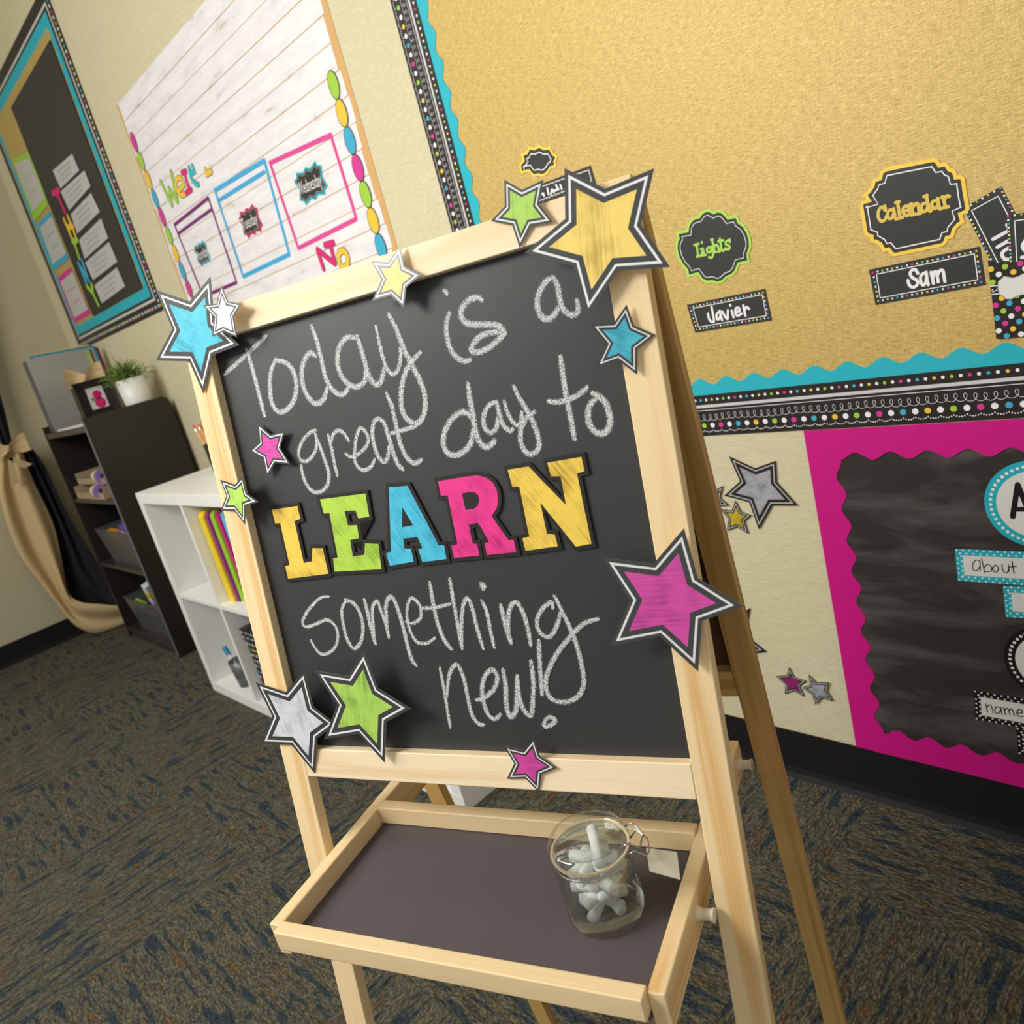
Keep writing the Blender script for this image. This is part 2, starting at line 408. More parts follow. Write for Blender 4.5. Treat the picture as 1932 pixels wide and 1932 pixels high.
def carpet_mat(name, sx, sy):
    """looped carpet tile: streaks of tan, olive and blue yarn running one way, small loops as relief"""
    m, nt, n, l, b = new_mat(name); b.inputs['Roughness'].default_value = .95; b.inputs['Specular IOR Level'].default_value = .1
    ge = n.new('ShaderNodeNewGeometry')
    m1 = n.new('ShaderNodeMapping'); l.new(ge.outputs['Position'], m1.inputs[0]); m1.inputs['Scale'].default_value = (210 if sx > sy else 130, 130 if sx > sy else 210, 1)
    vo = n.new('ShaderNodeTexVoronoi'); vo.inputs['Scale'].default_value = 1.0; l.new(m1.outputs[0], vo.inputs['Vector'])
    m2 = n.new('ShaderNodeMapping'); l.new(ge.outputs['Position'], m2.inputs[0]); m2.inputs['Scale'].default_value = (sx, sy, 1)
    nz = n.new('ShaderNodeTexNoise'); nz.inputs['Scale'].default_value = 1; nz.inputs['Detail'].default_value = 2.5; nz.inputs['Roughness'].default_value = .6; l.new(m2.outputs[0], nz.inputs['Vector'])
    rp = n.new('ShaderNodeValToRGB'); e = rp.color_ramp.elements
    e[0].position = .38; e[0].color = lin((66, 78, 90)); e[1].position = .66; e[1].color = lin((128, 106, 78))
    for p, c in ((.44, (90, 96, 90)), (.475, (132, 124, 98)), (.51, (80, 90, 94)), (.55, (140, 130, 104)), (.60, (78, 84, 84))):
        k = e.new(p); k.color = lin(c)
    l.new(nz.outputs[0], rp.inputs[0])
    mx = n.new('ShaderNodeMix'); mx.data_type = 'RGBA'; mx.blend_type = 'MULTIPLY'; mx.inputs[0].default_value = .75
    r2 = n.new('ShaderNodeValToRGB'); r2.color_ramp.elements[0].color = (1, 1, 1, 1); r2.color_ramp.elements[1].color = (.26, .24, .21, 1); r2.color_ramp.elements[1].position = .75
    l.new(vo.outputs['Distance'], r2.inputs[0]); l.new(rp.outputs[0], mx.inputs[6]); l.new(r2.outputs[0], mx.inputs[7]); l.new(mx.outputs[2], b.inputs['Base Color'])
    bp = n.new('ShaderNodeBump'); bp.invert = True; bp.inputs['Strength'].default_value = .8; bp.inputs['Distance'].default_value = .004
    l.new(vo.outputs['Distance'], bp.inputs['Height']); l.new(bp.outputs[0], b.inputs['Normal'])
    MATS[name] = m
carpet_mat('carpet_long', 52, 9); carpet_mat('carpet_cross', 9, 52)

def chalk_mat():
    m, nt, n, l, b = new_mat('chalk'); b.inputs['Roughness'].default_value = .95; b.inputs['Specular IOR Level'].default_value = .05
    b.inputs['Base Color'].default_value = lin((226, 228, 226))
    tc = n.new('ShaderNodeTexCoord'); nz = n.new('ShaderNodeTexNoise'); nz.inputs['Scale'].default_value = 1500; nz.inputs['Detail'].default_value = 2
    l.new(tc.outputs['Object'], nz.inputs['Vector'])
    sp = n.new('ShaderNodeSeparateXYZ'); l.new(tc.outputs['UV'], sp.inputs[0])
    s1 = n.new('ShaderNodeMath'); s1.operation = 'SUBTRACT'; l.new(sp.outputs[0], s1.inputs[0]); s1.inputs[1].default_value = .5
    ab = n.new('ShaderNodeMath'); ab.operation = 'ABSOLUTE'; l.new(s1.outputs[0], ab.inputs[0])
    pw = n.new('ShaderNodeMath'); pw.operation = 'POWER'; l.new(ab.outputs[0], pw.inputs[0]); pw.inputs[1].default_value = 3.0
    ml = n.new('ShaderNodeMath'); ml.operation = 'MULTIPLY'; l.new(pw.outputs[0], ml.inputs[0]); ml.inputs[1].default_value = 2.2
    sb = n.new('ShaderNodeMath'); sb.operation = 'SUBTRACT'; l.new(nz.outputs[0], sb.inputs[0]); l.new(ml.outputs[0], sb.inputs[1])
    mr = n.new('ShaderNodeMapRange'); mr.inputs[1].default_value = .40; mr.inputs[2].default_value = .50; mr.inputs[3].default_value = .05; mr.inputs[4].default_value = .97
    l.new(sb.outputs[0], mr.inputs[0]); l.new(mr.outputs[0], b.inputs['Alpha'])
    MATS['chalk'] = m
chalk_mat()

def glass_mat(name, c, rough=.02, solid=False):
    m, nt, n, l, b = new_mat(name); b.inputs['Base Color'].default_value = lin(c); b.inputs['Roughness'].default_value = rough
    b.inputs['Transmission Weight'].default_value = 1.0; b.inputs['IOR'].default_value = 1.45
    MATS[name] = m
def thin_glass():
    m, nt, n, l, b = new_mat('jar_glass'); out = n['Material Output']
    tr = n.new('ShaderNodeBsdfTransparent'); tr.inputs[0].default_value = (.955, .985, .975, 1)
    gl = n.new('ShaderNodeBsdfGlossy'); gl.inputs['Roughness'].default_value = .03
    lw = n.new('ShaderNodeLayerWeight'); lw.inputs[0].default_value = .22
    mx = n.new('ShaderNodeMixShader'); mr = n.new('ShaderNodeMapRange'); mr.inputs[3].default_value = .07; mr.inputs[4].default_value = .45
    l.new(lw.outputs['Fresnel'], mr.inputs[0]); l.new(mr.outputs[0], mx.inputs[0]); l.new(tr.outputs[0], mx.inputs[1]); l.new(gl.outputs[0], mx.inputs[2]); l.new(mx.outputs[0], out.inputs[0])
    MATS['jar_glass'] = m
thin_glass()
def smoke_mat():
    m, nt, n, l, b = new_mat('smoke_plastic'); b.inputs['Base Color'].default_value = lin((96, 98, 100)); b.inputs['Roughness'].default_value = .25
    b.inputs['Alpha'].default_value = .8; MATS['smoke_plastic'] = m
smoke_mat()

def smudge(m, c, amt):
    nt = m.node_tree; n = nt.nodes; l = nt.links; b = n['Principled BSDF']; src = b.inputs['Base Color'].links[0].from_socket
    tc = n.new('ShaderNodeTexCoord'); mp = n.new('ShaderNodeMapping'); l.new(tc.outputs['Object'], mp.inputs[0]); mp.inputs['Scale'].default_value = (2.2, 1, 9); mp.inputs['Rotation'].default_value = (0, .12, 0)
    nz = n.new('ShaderNodeTexNoise'); nz.inputs['Scale'].default_value = 1.6; nz.inputs['Detail'].default_value = 6; nz.inputs['Roughness'].default_value = .6; nz.inputs['Distortion'].default_value = .5; l.new(mp.outputs[0], nz.inputs['Vector'])
    mr = n.new('ShaderNodeMapRange'); mr.inputs[1].default_value = .48; mr.inputs[2].default_value = .78; mr.inputs[4].default_value = amt; l.new(nz.outputs[0], mr.inputs[0])
    mx = n.new('ShaderNodeMix'); mx.data_type = 'RGBA'; mx.inputs[7].default_value = lin(c); l.new(mr.outputs[0], mx.inputs[0]); l.new(src, mx.inputs[6]); l.new(mx.outputs[2], b.inputs['Base Color'])
smudge(MATS['board_paper'], (130, 122, 118), .6)
# ---------------------------------------------------------------- the room
WY = 1.243; WX = -4.54
WALL = Plane((0, WY, 0), (1, 0, 0), (0, 0, 1), (0, -1, 0))
b = MB(); b.box((-1.77, WY + .06, 1.4), (2.83, .06, 1.4), 'wall_cover'); struct(b.build('wall_back'))
b = MB(); b.box((WX - .06, -.75, 1.4), (.06, 2.05, 1.4), 'wall_side'); struct(b.build('wall_left'))
b = MB(); b.box((-1.77, -.75, -.034), (2.83, 2.05, .03), 'rubber_base'); floor = struct(b.build('floor'))
tiles = {}
for i in range(-6, 7):
    for j in range(-6, 3):
        x0, y0 = -2.31 + .55 * i, .445 + .55 * j; x1, y1 = min(x0 + .5494, 1.05), min(y0 + .5494, WY - .001); x0, y0 = max(x0, WX + .001), max(y0, -2.79)
        if x1 - x0 < .02 or y1 - y0 < .02: continue
        b = MB(); b.box(((x0 + x1) / 2, (y0 + y1) / 2, -.002), ((x1 - x0) / 2, (y1 - y0) / 2, .002), 'carpet_long' if (i + j) % 2 else 'carpet_cross'); b.build('carpet_tile', floor)
b = MB(); b.box((-1.77, -.75, 2.83), (2.83, 2.05, .03), 'ceiling_tile'); struct(b.build('ceiling'))
def baseboard(name, p, q, nrm):
    b = MB(); p, q, nrm = V(p), V(q), V(nrm)
    prof = [(.0, .106), (.004, .106), (.0045, .02), (.008, .008), (.016, .0), (.0, .0)]
    for (d0, z0), (d1, z1) in zip(prof, prof[1:]):
        b.face([p + nrm * d0 + V((0, 0, z0)), p + nrm * d1 + V((0, 0, z1)), q + nrm * d1 + V((0, 0, z1)), q + nrm * d0 + V((0, 0, z0))], 'rubber_base')
    struct(b.build(name))
baseboard('baseboard_back', (WX, WY, 0), (1.0, WY, 0), (0, -1, 0))
baseboard('baseboard_left', (WX, WY, 0), (WX, -2.7, 0), (1, 0, 0))

# ---------------------------------------------------------------- easel frame
E = V((0.93236776, 0.36148363, 0)).normalized()
L = V((0.05526598, -0.14299736, -0.98817884)); L -= E * L.dot(E); L.normalize()
N = L.cross(E)
NH = V((-E.y, E.x, 0))
S = 0.56
BOARD = Plane(CAM - N * S, E, -L, N)          # the front face of the easel's frame
LR = V((-L.x, -L.y, L.z))                     # rear legs lean the other way
def EP(a, d, z): return CAM + (E * a + NH * d + V((0, 0, z))) * S
def fd(z): return (1 + z * N.z) / -N.dot(NH)  # depth of the frame's front face at height z
ez = thing('easel', EP(-.69, 1.03, 0) * 1.0, 'natural pine A-frame easel with a chalkboard covered in handwriting and star cut-outs', 'easel')
ez.location.z = 0
zf = -CAM.z / S
TH = .0115                                     # half thickness of a leg (unit of S)
def front_pt(a, z, back=0.0): return EP(a, fd(z) + back, z)
def fbeam(name, a0, z0, a1, z1, hw, ht, m, vertical, back=None, par=None, bev=.0012, **kw):
    bk = ht if back is None else back
    b = MB(); wv = (E if vertical else L) * hw * S; tv = N * ht * S
    p0 = front_pt(a0, z0) - N * (bk * S); p1 = front_pt(a1, z1) - N * (bk * S)
    b.beam(p0, p1, wv, tv, m); return b.build(name, par or ez, bevel=bev, **kw)
ZT = .098
for a in (-1.076, -.311):
    fbeam('front_leg', a, zf + .003, a, ZT, .026, TH, 'pine', True)
# top and bottom rails between the legs
fbeam('top_rail', -1.050, .074, -.337, .074, .0235, .015, 'pine_pale', False, back=.016)
fbeam('bottom_rail', -1.050, -.696, -.337, -.696, .027, .016, 'pine_pale', False, back=.016)
b = MB(); c = (front_pt(-.6935, .05) + front_pt(-.6935, -.672)) / 2 - N * (.020 * S)
bh = (front_pt(0, .06) - front_pt(0, -.676)).length / 2
b.box(c, (.3575 * S, bh, .004 * S), 'chalkboard', [E, -L, N]); board = b.build('blackboard', ez)
# rear legs, rear rails and the board between them
zh = .14
def rd(z): return 1.030 + .155 * (zh - z) - .0
LRv = (EP(0, rd(zf), zf) - EP(0, rd(ZT), ZT)).normalized(); NR = E.cross(LRv).normalized()
for a in (-1.046, -.3035):
    b = MB(); b.beam(EP(a, rd(ZT - .004) + TH, ZT - .004), EP(a, rd(zf + .003) + TH, zf + .003), E * (.0208 * S), NR * (TH * S), 'pine_shaded'); b.build('rear_leg', ez, bevel=.0012)
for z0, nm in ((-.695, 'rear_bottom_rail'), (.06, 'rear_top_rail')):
    b = MB(); b.beam(EP(-1.0255, rd(z0) + .017, z0), EP(-.3245, rd(z0) + .017, z0), LRv * (.026 * S), NR * (.015 * S), 'pine_shaded'); b.build(nm, ez, bevel=.001)
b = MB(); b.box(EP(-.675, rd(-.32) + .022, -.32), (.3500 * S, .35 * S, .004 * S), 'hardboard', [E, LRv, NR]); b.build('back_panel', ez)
# side bars that carry the tray, with their white spacers
ZB = -.853
for a in (-1.012, -.372):
    b = MB(); b.beam(EP(a, .70, ZB - .032), EP(a, 1.235, ZB - .032), V((0, 0, .030 * S)), E * (.0125 * S), 'pine'); b.build('side_bar', ez, bevel=.0015)
for a, s in ((-1.050 + .02, -1), (-.36, 1)):
    for d in (rd(ZB - .03) + .017, .862):
        b = MB(); w = .02 * S
        b.lathe(EP(-1.0505 if s < 0 else -.3600, d, ZB - .032), [(0, 0), (.006, 0), (.0045, w * .35), (.0045, w * .8), (.006, w * 1.2), (0, w * 1.2)], 'spacer_white', 14, E); b.build('spacer', ez)
# tray
tr = MB(); tr.box(EP(-.692, .845, ZB - .040), (.3075 * S, .149 * S, .005 * S), 'tray_cloth', [E, NH, V((0, 0, 1))])
tr.build('tray_bottom', ez, bevel=.001)
for d in (.995, .695):
    b = MB(); b.box(EP(-.692, d, ZB - .016), (.3075 * S, .0125 * S, .018 * S), 'pine', [E, NH, V((0, 0, 1))]); b.build('tray_rail', ez, bevel=.0015)

# ---------------------------------------------------------------- chalk handwriting (a print on the board: its parts)
CH = Plane(BOARD.O - N * (.0160 * S), E, -L, N)
ZA = Z(280, 500, 3.578); ZQ = Z(800, 500, 4.293); ZG = Z(400, 740, 4.2); ZS = Z(540, 1070, 3.116)
def chalk(name, lab, zr, strokes, px, par=None):
    b = MB(); k = 0
    for st in strokes:
        w = px
        if isinstance(st[0], (int, float)): w, st = st[0], st[1]
        uv = [CH.uv(p, .0) for p in zr(st)]
        wm = w * S / 1504 * 1.95
        f = (lambda t, wm=wm: wm * (.62 + .38 * min(1, t * 5 + .25) * min(1, (1 - t) * 6 + .35)))
        b.ribbon(CH, uv, f, .00012 + k * .00004, 'chalk'); k += 1
    o = b.build(name, board, merge=0, origin=CH.pt(*uv[0]))
    o['label'] = lab; return o
chalk('chalk_writing', 'white chalk word Today', ZA, [
    (8, [(515, 738), (600, 662), (700, 570), (797, 478)]), (8.5, [(662, 570), (700, 690), (742, 850), (785, 1018)]),
    [(862, 638), (828, 720), (822, 830), (835, 930), (880, 990), (940, 972), (988, 900), (1000, 800), (975, 710), (930, 660), (872, 645)],
    [(1130, 615), (1095, 592), (1055, 640), (1037, 720), (1045, 810), (1080, 890), (1130, 935), (1185, 905), (1208, 830)],
    (8.5, [(1103, 410), (1140, 520), (1170, 640), (1195, 750), (1235, 830), (1290, 873), (1330, 862), (1352, 825)]),
    [(1400, 492), (1340, 490), (1292, 550), (1278, 640), (1300, 740), (1360, 808), (1420, 820), (1465, 775), (1468, 700)],
    (9, [(1410, 480), (1448, 600), (1478, 710), (1515, 790), (1555, 805), (1582, 760), (1592, 700)]),
    (7, [(1538, 415), (1560, 520), (1585, 620), (1612, 700), (1650, 737), (1688, 705), (1705, 620), (1700, 560)]),
    (9, [(1625, 335), (1675, 430), (1720, 550), (1785, 680), (1840, 790), (1868, 880), (1868, 980), (1840, 1050), (1795, 1070), (1740, 1030), (1710, 950), (1710, 850), (1732, 740), (1775, 660), (1835, 592)])], 9)
chalk('chalk_writing', 'white chalk word is', ZQ, [
    (7, [(160, 208), (180, 220), (185, 238)]), (8, [(205, 388), (182, 480), (187, 580), (215, 680), (268, 750), (325, 778), (375, 768)]),
    (9, [(470, 285), (430, 262), (365, 285), (312, 345), (300, 410), (335, 462), (400, 482), (500, 482), (585, 488), (635, 520), (655, 555)]),
    (8.5, [(650, 545), (560, 545), (470, 570), (410, 625), (385, 680), (410, 706), (475, 695), (550, 655), (610, 600), (655, 560)])], 9)
chalk('chalk_writing', 'white chalk letter a by the large yellow star', ZQ, [
    (8.5, [(1045, 98), (985, 135), (935, 220), (918, 310), (940, 400), (990, 440), (1045, 415), (1090, 345)]),
    (8, [(1045, 98), (1080, 165), (1097, 250), (1115, 330), (1155, 385), (1210, 405), (1250, 370), (1240, 290)])], 8.5)
chalk('chalk_writing', 'white chalk word great', ZG, [
    (6.5, [(822, 297), (770, 325), (710, 400), (687, 480), (702, 535), (750, 545), (800, 500), (828, 430), (825, 340)]),
    (7, [(812, 318), (860, 440), (900, 550), (927, 650), (915, 735), (862, 788), (800, 786), (750, 730), (718, 645), (707, 578)]),
    (6.5, [(920, 335), (950, 450), (970, 560), (995, 662)]), (6.5, [(945, 400), (962, 335), (1002, 302), (1050, 330), (1085, 388)]),
    (6.5, [(1058, 485), (1098, 512), (1160, 490), (1222, 430), (1240, 370), (1215, 310), (1175, 285), (1148, 350), (1135, 440), (1132, 530), (1165, 600), (1220, 615), (1268, 580), (1290, 530)]),
    (7.5, [(1365, 235), (1320, 212), (1285, 240), (1272, 320), (1290, 430), (1320, 510), (1362, 550), (1392, 520), (1405, 430)]),
    (8, [(1362, 230), (1395, 330), (1430, 450), (1470, 560), (1515, 612)]),
    (8, [(1385, 10), (1430, 120), (1465, 280), (1500, 420), (1550, 520), (1610, 562), (1660, 535)]), (7, [(1422, 325), (1500, 305), (1615, 270)])], 7)
chalk('chalk_writing', 'white chalk word day', ZQ, [
    (9, [(372, 1230), (350, 1197), (290, 1195), (220, 1255), (172, 1340), (157, 1440), (190, 1520), (260, 1538), (335, 1500), (382, 1430), (398, 1340)]),
    (9, [(355, 960), (372, 1080), (395, 1200), (415, 1330), (450, 1430), (500, 1475), (548, 1452), (572, 1422)]),
    (7.5, [(588, 1110), (540, 1125), (498, 1180), (482, 1260), (502, 1330), (548, 1358), (588, 1315), (598, 1240)]),
    (7.5, [(588, 1108), (610, 1200), (640, 1290), (690, 1340), (720, 1330)]),
    (6.5, [(650, 1100), (680, 1200), (720, 1270), (760, 1298), (788, 1265), (792, 1190)]),
    (8, [(728, 985), (780, 1090), (850, 1200), (900, 1310), (932, 1420), (925, 1490), (880, 1528), (830, 1518), (790, 1450), (782, 1370), (798, 1300), (840, 1230), (895, 1190)])], 8)
chalk('chalk_writing', 'white chalk word to', ZQ, [
    (8, [(1105, 742), (1127, 900), (1152, 1060), (1187, 1230), (1220, 1412)]), (7.5, [(1008, 1102), (1080, 1110), (1180, 1085), (1265, 1042), (1320, 990)]),
    (9, [(1400, 1078), (1348, 1130), (1328, 1210), (1342, 1290), (1390, 1350), (1448, 1365), (1495, 1325), (1508, 1250), (1490, 1160), (1445, 1085), (1368, 1038)])], 8)
chalk('chalk_writing', 'white chalk word something', ZS, [
    (6, [(250, 173), (200, 182), (132, 250), (97, 320), (120, 352), (180, 332), (240, 310), (288, 345), (305, 410), (280, 480), (222, 513), (182, 490), (145, 430)]),
    (7, [(355, 192), (328, 250), (337, 340), (362, 430), (400, 478), (438, 440), (452, 360), (438, 280), (400, 215), (348, 190)]),
    (7.5, [(460, 190), (482, 280), (502, 370), (525, 450)]), (6.5, [(522, 440), (512, 340), (508, 240), (535, 200), (560, 260), (588, 340), (605, 415)]),
    (7.5, [(600, 400), (590, 300), (588, 220), (615, 172), (650, 225), (688, 350), (712, 450), (738, 540), (765, 577)]),
    (6, [(705, 320), (750, 330), (793, 290), (785, 222), (742, 182), (717, 215), (712, 290), (732, 380), (772, 440), (830, 445), (875, 415)]),
    (7.5, [(845, 90), (867, 220), (892, 330), (932, 430), (972, 480)]), (6, [(805, 240), (870, 238), (965, 215)]),
    (7, [(962, 65), (985, 200), (1010, 340), (1035, 477)]), (7, [(1035, 460), (1032, 330), (1042, 225), (1066, 182), (1095, 240), (1122, 350), (1160, 477)]),
    (6.5, [(1150, 195), (1180, 260), (1200, 360), (1225, 470)]), (11, [(1150, 100), (1158, 108), (1160, 122)]),
    (8, [(1262, 222), (1282, 300), (1300, 370), (1325, 447)]), (7.5, [(1310, 420), (1308, 290), (1325, 225), (1360, 208), (1400, 280), (1425, 370), (1440, 457)]),
    (7, [(1570, 240), (1560, 205), (1512, 240), (1477, 310), (1492, 380), (1548, 408), (1590, 350), (1612, 270)]),
    (7.5, [(1580, 170), (1620, 250), (1668, 350), (1710, 460), (1740, 580), (1752, 680), (1718, 757), (1640, 792), (1562, 772), (1528, 700), (1538, 620), (1592, 510), (1670, 410), (1750, 332), (1835, 303)])], 7)
chalk('chalk_writing', 'white chalk word new with an exclamation mark', ZS, [
    (6, [(903, 590), (925, 700), (945, 820), (965, 942)]), (7, [(945, 760), (960, 630), (1002, 572), (1040, 640), (1065, 750), (1090, 860), (1130, 920), (1162, 925)]),
    (7.5, [(1118, 780), (1160, 770), (1220, 720), (1242, 650), (1213, 602), (1168, 642), (1152, 720), (1162, 800), (1190, 868), (1228, 893), (1260, 865)]),
    (8.5, [(1275, 602), (1292, 700), (1294, 800), (1314, 878), (1348, 850), (1358, 760), (1358, 640)]),
    (8, [(1360, 640), (1370, 760), (1400, 842), (1440, 872), (1450, 790), (1455, 680), (1440, 552)]),
    (7.5, [(1485, 430), (1492, 560), (1505, 748)]), (7, [(1522, 900), (1550, 882), (1584, 897), (1560, 925), (1520, 935), (1520, 905)])], 8)

# ---------------------------------------------------------------- star cut-outs
def star(pl, pts, lifts, colour, label, group, rim='slate_print', ring='white_print', rs=(.050, .082, .155), name='star_cutout', base=.0):
    """pts: ten photo points (tip, notch, tip, ...); lifts: metres off the board for each"""
    if not isinstance(lifts, (list, tuple)): lifts = [lifts] * 10
    if len(lifts) == 5: lifts = [x for t in lifts for x in (t, .0)]
    lifts = [l + base for l in lifts]
    import numpy as np
    out = [pl.uv(p, l) for p, l in zip(pts, lifts)]
    cu = sum(q[0] for q in out) / 10; cw = sum(q[1] for q in out) / 10
    R = sum(math.hypot(out[i][0] - cu, out[i][1] - cw) for i in range(0, 10, 2)) / 5
    def ft(q): x, y = (q[0] - cu) / R, (q[1] - cw) / R; return [1, x, y, 0 * x, 0 * x, 0 * x]
    cf = np.linalg.lstsq(np.array([ft(q) for q in out]), np.array(lifts), rcond=None)[0]
    mn = min(0.0, min(float(np.dot(cf, ft(q))) for q in out) - base - .0003)
    def lf(i, q): return float(np.dot(cf, ft(q))) - mn
    for _ in range(2): out = [pl.uv(p, lf(0, q)) for p, q in zip(pts, out)]
    lc = lf(0, (cu, cw))
    loops = [out] + [inset(out, R * r) for r in rs]
    P = [[pl.pt(q[0], q[1], lf(i, q)) for i, q in enumerate(lp)] for lp in loops]
    b = MB(); ms = [rim, ring, rim]
    ar = sum(out[i][0] * out[(i + 1) % 10][1] - out[(i + 1) % 10][0] * out[i][1] for i in range(10)); cw_ = ar < 0
    def add(ps, m, uv):
        if cw_: ps = ps[::-1]; uv = uv[::-1]
        b.face(ps, m, uv)
    for k in range(3):
        for i in range(10):
            j = (i + 1) % 10
            add([P[k][i], P[k][j], P[k + 1][j], P[k + 1][i]], ms[k], [loops[k][i], loops[k][j], loops[k + 1][j], loops[k + 1][i]])
    c = pl.pt(cu, cw, lc)
    for i in range(10):
        j = (i + 1) % 10; add([P[3][i], P[3][j], c], colour, [loops[3][i], loops[3][j], (cu, cw)])
    t = pl.N * -.0004
    for i in range(10):
        j = (i + 1) % 10
        add([P[0][j], P[0][i], P[0][i] + t, P[0][j] + t], 'foil_edge', [loops[0][j], loops[0][i], loops[0][i], loops[0][j]])
        for k in range(3): add([P[k][j] + t, P[k][i] + t, P[k + 1][i] + t, P[k + 1][j] + t], 'paper_back', [loops[0][j], loops[0][i], loops[0][i], loops[0][j]])
        add([P[3][j] + t, P[3][i] + t, c + t], 'paper_back', [loops[0][j], loops[0][i], (cu, cw)])
    o = b.build(name, origin=c, merge=1e-7)
    return tag(o, label, 'star', group)

G1 = 'paper stars stuck on the easel'
FR = .0006
CB = -.0160 * S + .0006
ZZ = Z(250, 320, 6.44)
star(BOARD, [(396.8, 521.8), (404.5, 606.5), (451.3, 650.9), (401, 670.5), (384, 743.2), (356.9, 681.7), (294, 680.3), (325, 620.7), (294.3, 547), (358, 569)],
     [.006, .002, .003, .001, .004, .0, .006, .0, .010, .002], 'blue_foil', 'large blue star at the upper left corner of the easel, partly under a white star', G1, base=FR)
star(BOARD, [(417.4, 537.6), (430, 568.4), (454.5, 573.9), (440.3, 597), (447, 636.4), (421.7, 625.5), (400.2, 635.6), (404, 598), (382, 576), (408.6, 572.5)],
     .006, 'silver_foil', 'small white star overlapping the large blue star at the upper left', G1, base=.004, rs=(.055, .10, .16))
star(BOARD, [(753.9, 463.6), (763.2, 502.5), (794.6, 518), (766.5, 542), (762, 581), (737.6, 557.4), (701.9, 567.9), (719.7, 527.3), (699.2, 491.7), (732.1, 495)],
     [.004, .003, .007, .003, .006, .004, .005, .003, .004, .003], 'yellow_foil', 'small yellow star in the middle of the easel top rail', G1, base=FR, rs=(.06, .105, .17))
star(BOARD, [(951.4, 339), (985, 358.3), (1025.4, 339), (1016.5, 384.7), (1043.6, 419.3), (1001.3, 426.3), (980.6, 468.5), (966.5, 425), (925.6, 417.3), (952.4, 389)],
     [.006, .002, .006, .0, .0, .0, .004, .0, .0, .0], 'green_foil', 'small green star on the top rail beside the large yellow star', G1, base=FR, rs=(.06, .105, .17))
star(BOARD, [(1065, 317), (1141.6, 356.2), (1234, 317.5), (1209.3, 423.5), (1264.5, 504), (1166.4, 510.3), (1107.2, 597.9), (1082, 502.8), (988.8, 477.3), (1066.4, 412.9)],
     [.012, .004, .016, .0, .006, .0, .020, .001, .012, .0], 'yellow_foil', 'big yellow star at the upper right corner of the easel', G1, base=FR + .001)
star(BOARD, [(1182, 574.6), (1196.2, 614.1), (1236.5, 632), (1201.9, 658.4), (1202.4, 707.5), (1165.7, 679), (1123, 695), (1144.5, 649), (1113.5, 612.3), (1157.6, 610.2)],
     [.002, .0, .004, .0, .002, .001, .012, .002, .012, .001], 'blue_foil', 'small blue star on the right leg just below the big yellow star', G1, base=FR, rs=(.06, .10, .165))
star(BOARD, [(486.2, 798.6), (510, 819.6), (537.6, 813), (528.6, 844.8), (548.3, 877), (519, 873.3), (503.6, 900.2), (496.4, 865), (470.7, 850.7), (489.3, 834)],
     [.004, .0, .005, .0, .005, .0, .006, .0, .003, .0], 'pink_foil', 'small pink star on the chalkboard beside the word great', G1, base=CB + .002, rs=(.06, .105, .17))
star(BOARD, [(415.4, 905), (442.8, 914.7), (457.2, 899.7), (465, 930.2), (488.3, 947), (462.5, 955.5), (462.4, 990), (442, 963), (416.7, 963), (427.3, 935.4)],
     [.0, .0, .005, .001, .012, .001, .004, .0, .0, .0], 'green_foil', 'small green star on the left leg below the pink star', G1, base=FR, rs=(.06, .105, .17))
star(BOARD, [(1135.3, 1052), (1232.6, 1063.9), (1290.4, 996.5), (1316.4, 1090.2), (1402, 1144), (1324.2, 1171.8), (1317.2, 1267), (1245, 1201.3), (1150.4, 1219.3), (1187.5, 1132.2)],
     [.014, .004, .002, .0, .010, .0, .002, .002, .020, .003], 'pink_foil', 'big magenta star on the right leg of the easel', G1, base=FR + .001)
star(BOARD, [(482.2, 1287.2), (539.2, 1306.2), (573.8, 1264.1), (591.3, 1333.6), (634, 1367), (598.4, 1393.4), (593.8, 1459.4), (550.3, 1405.3), (492, 1403), (513.5, 1350.7)],
     [.010, .001, .012, .001, .004, .0, .003, .0, .006, .0], 'silver_foil', 'silver white star at the lower left corner, behind the green star', G1, base=FR)
star(BOARD, [(593.6, 1265.1), (656.2, 1275.5), (686, 1227.4), (713.4, 1298.6), (774.8, 1337), (728.8, 1362.6), (725.7, 1438.8), (676.7, 1384.8), (611.2, 1395.3), (635.7, 1329.3)],
     [.008, .002, .012, .003, .012, .003, .004, .002, .010, .003], 'green_foil', 'green star at the lower left, overlapping the silver star', G1, base=.003)
star(BOARD, [(951, 1408), (986.7, 1416.8), (1006.9, 1392), (1017.8, 1426.3), (1050.4, 1449), (1021.2, 1461.3), (1017.3, 1495.1), (990.9, 1468.5), (956.3, 1469.8), (970.2, 1440.6)],
     [.006, .001, .006, .0, .003, .0, .002, .0, .002, .0], 'pink_foil', 'small pink star on the bottom rail of the easel', G1, base=FR, rs=(.06, .105, .17))

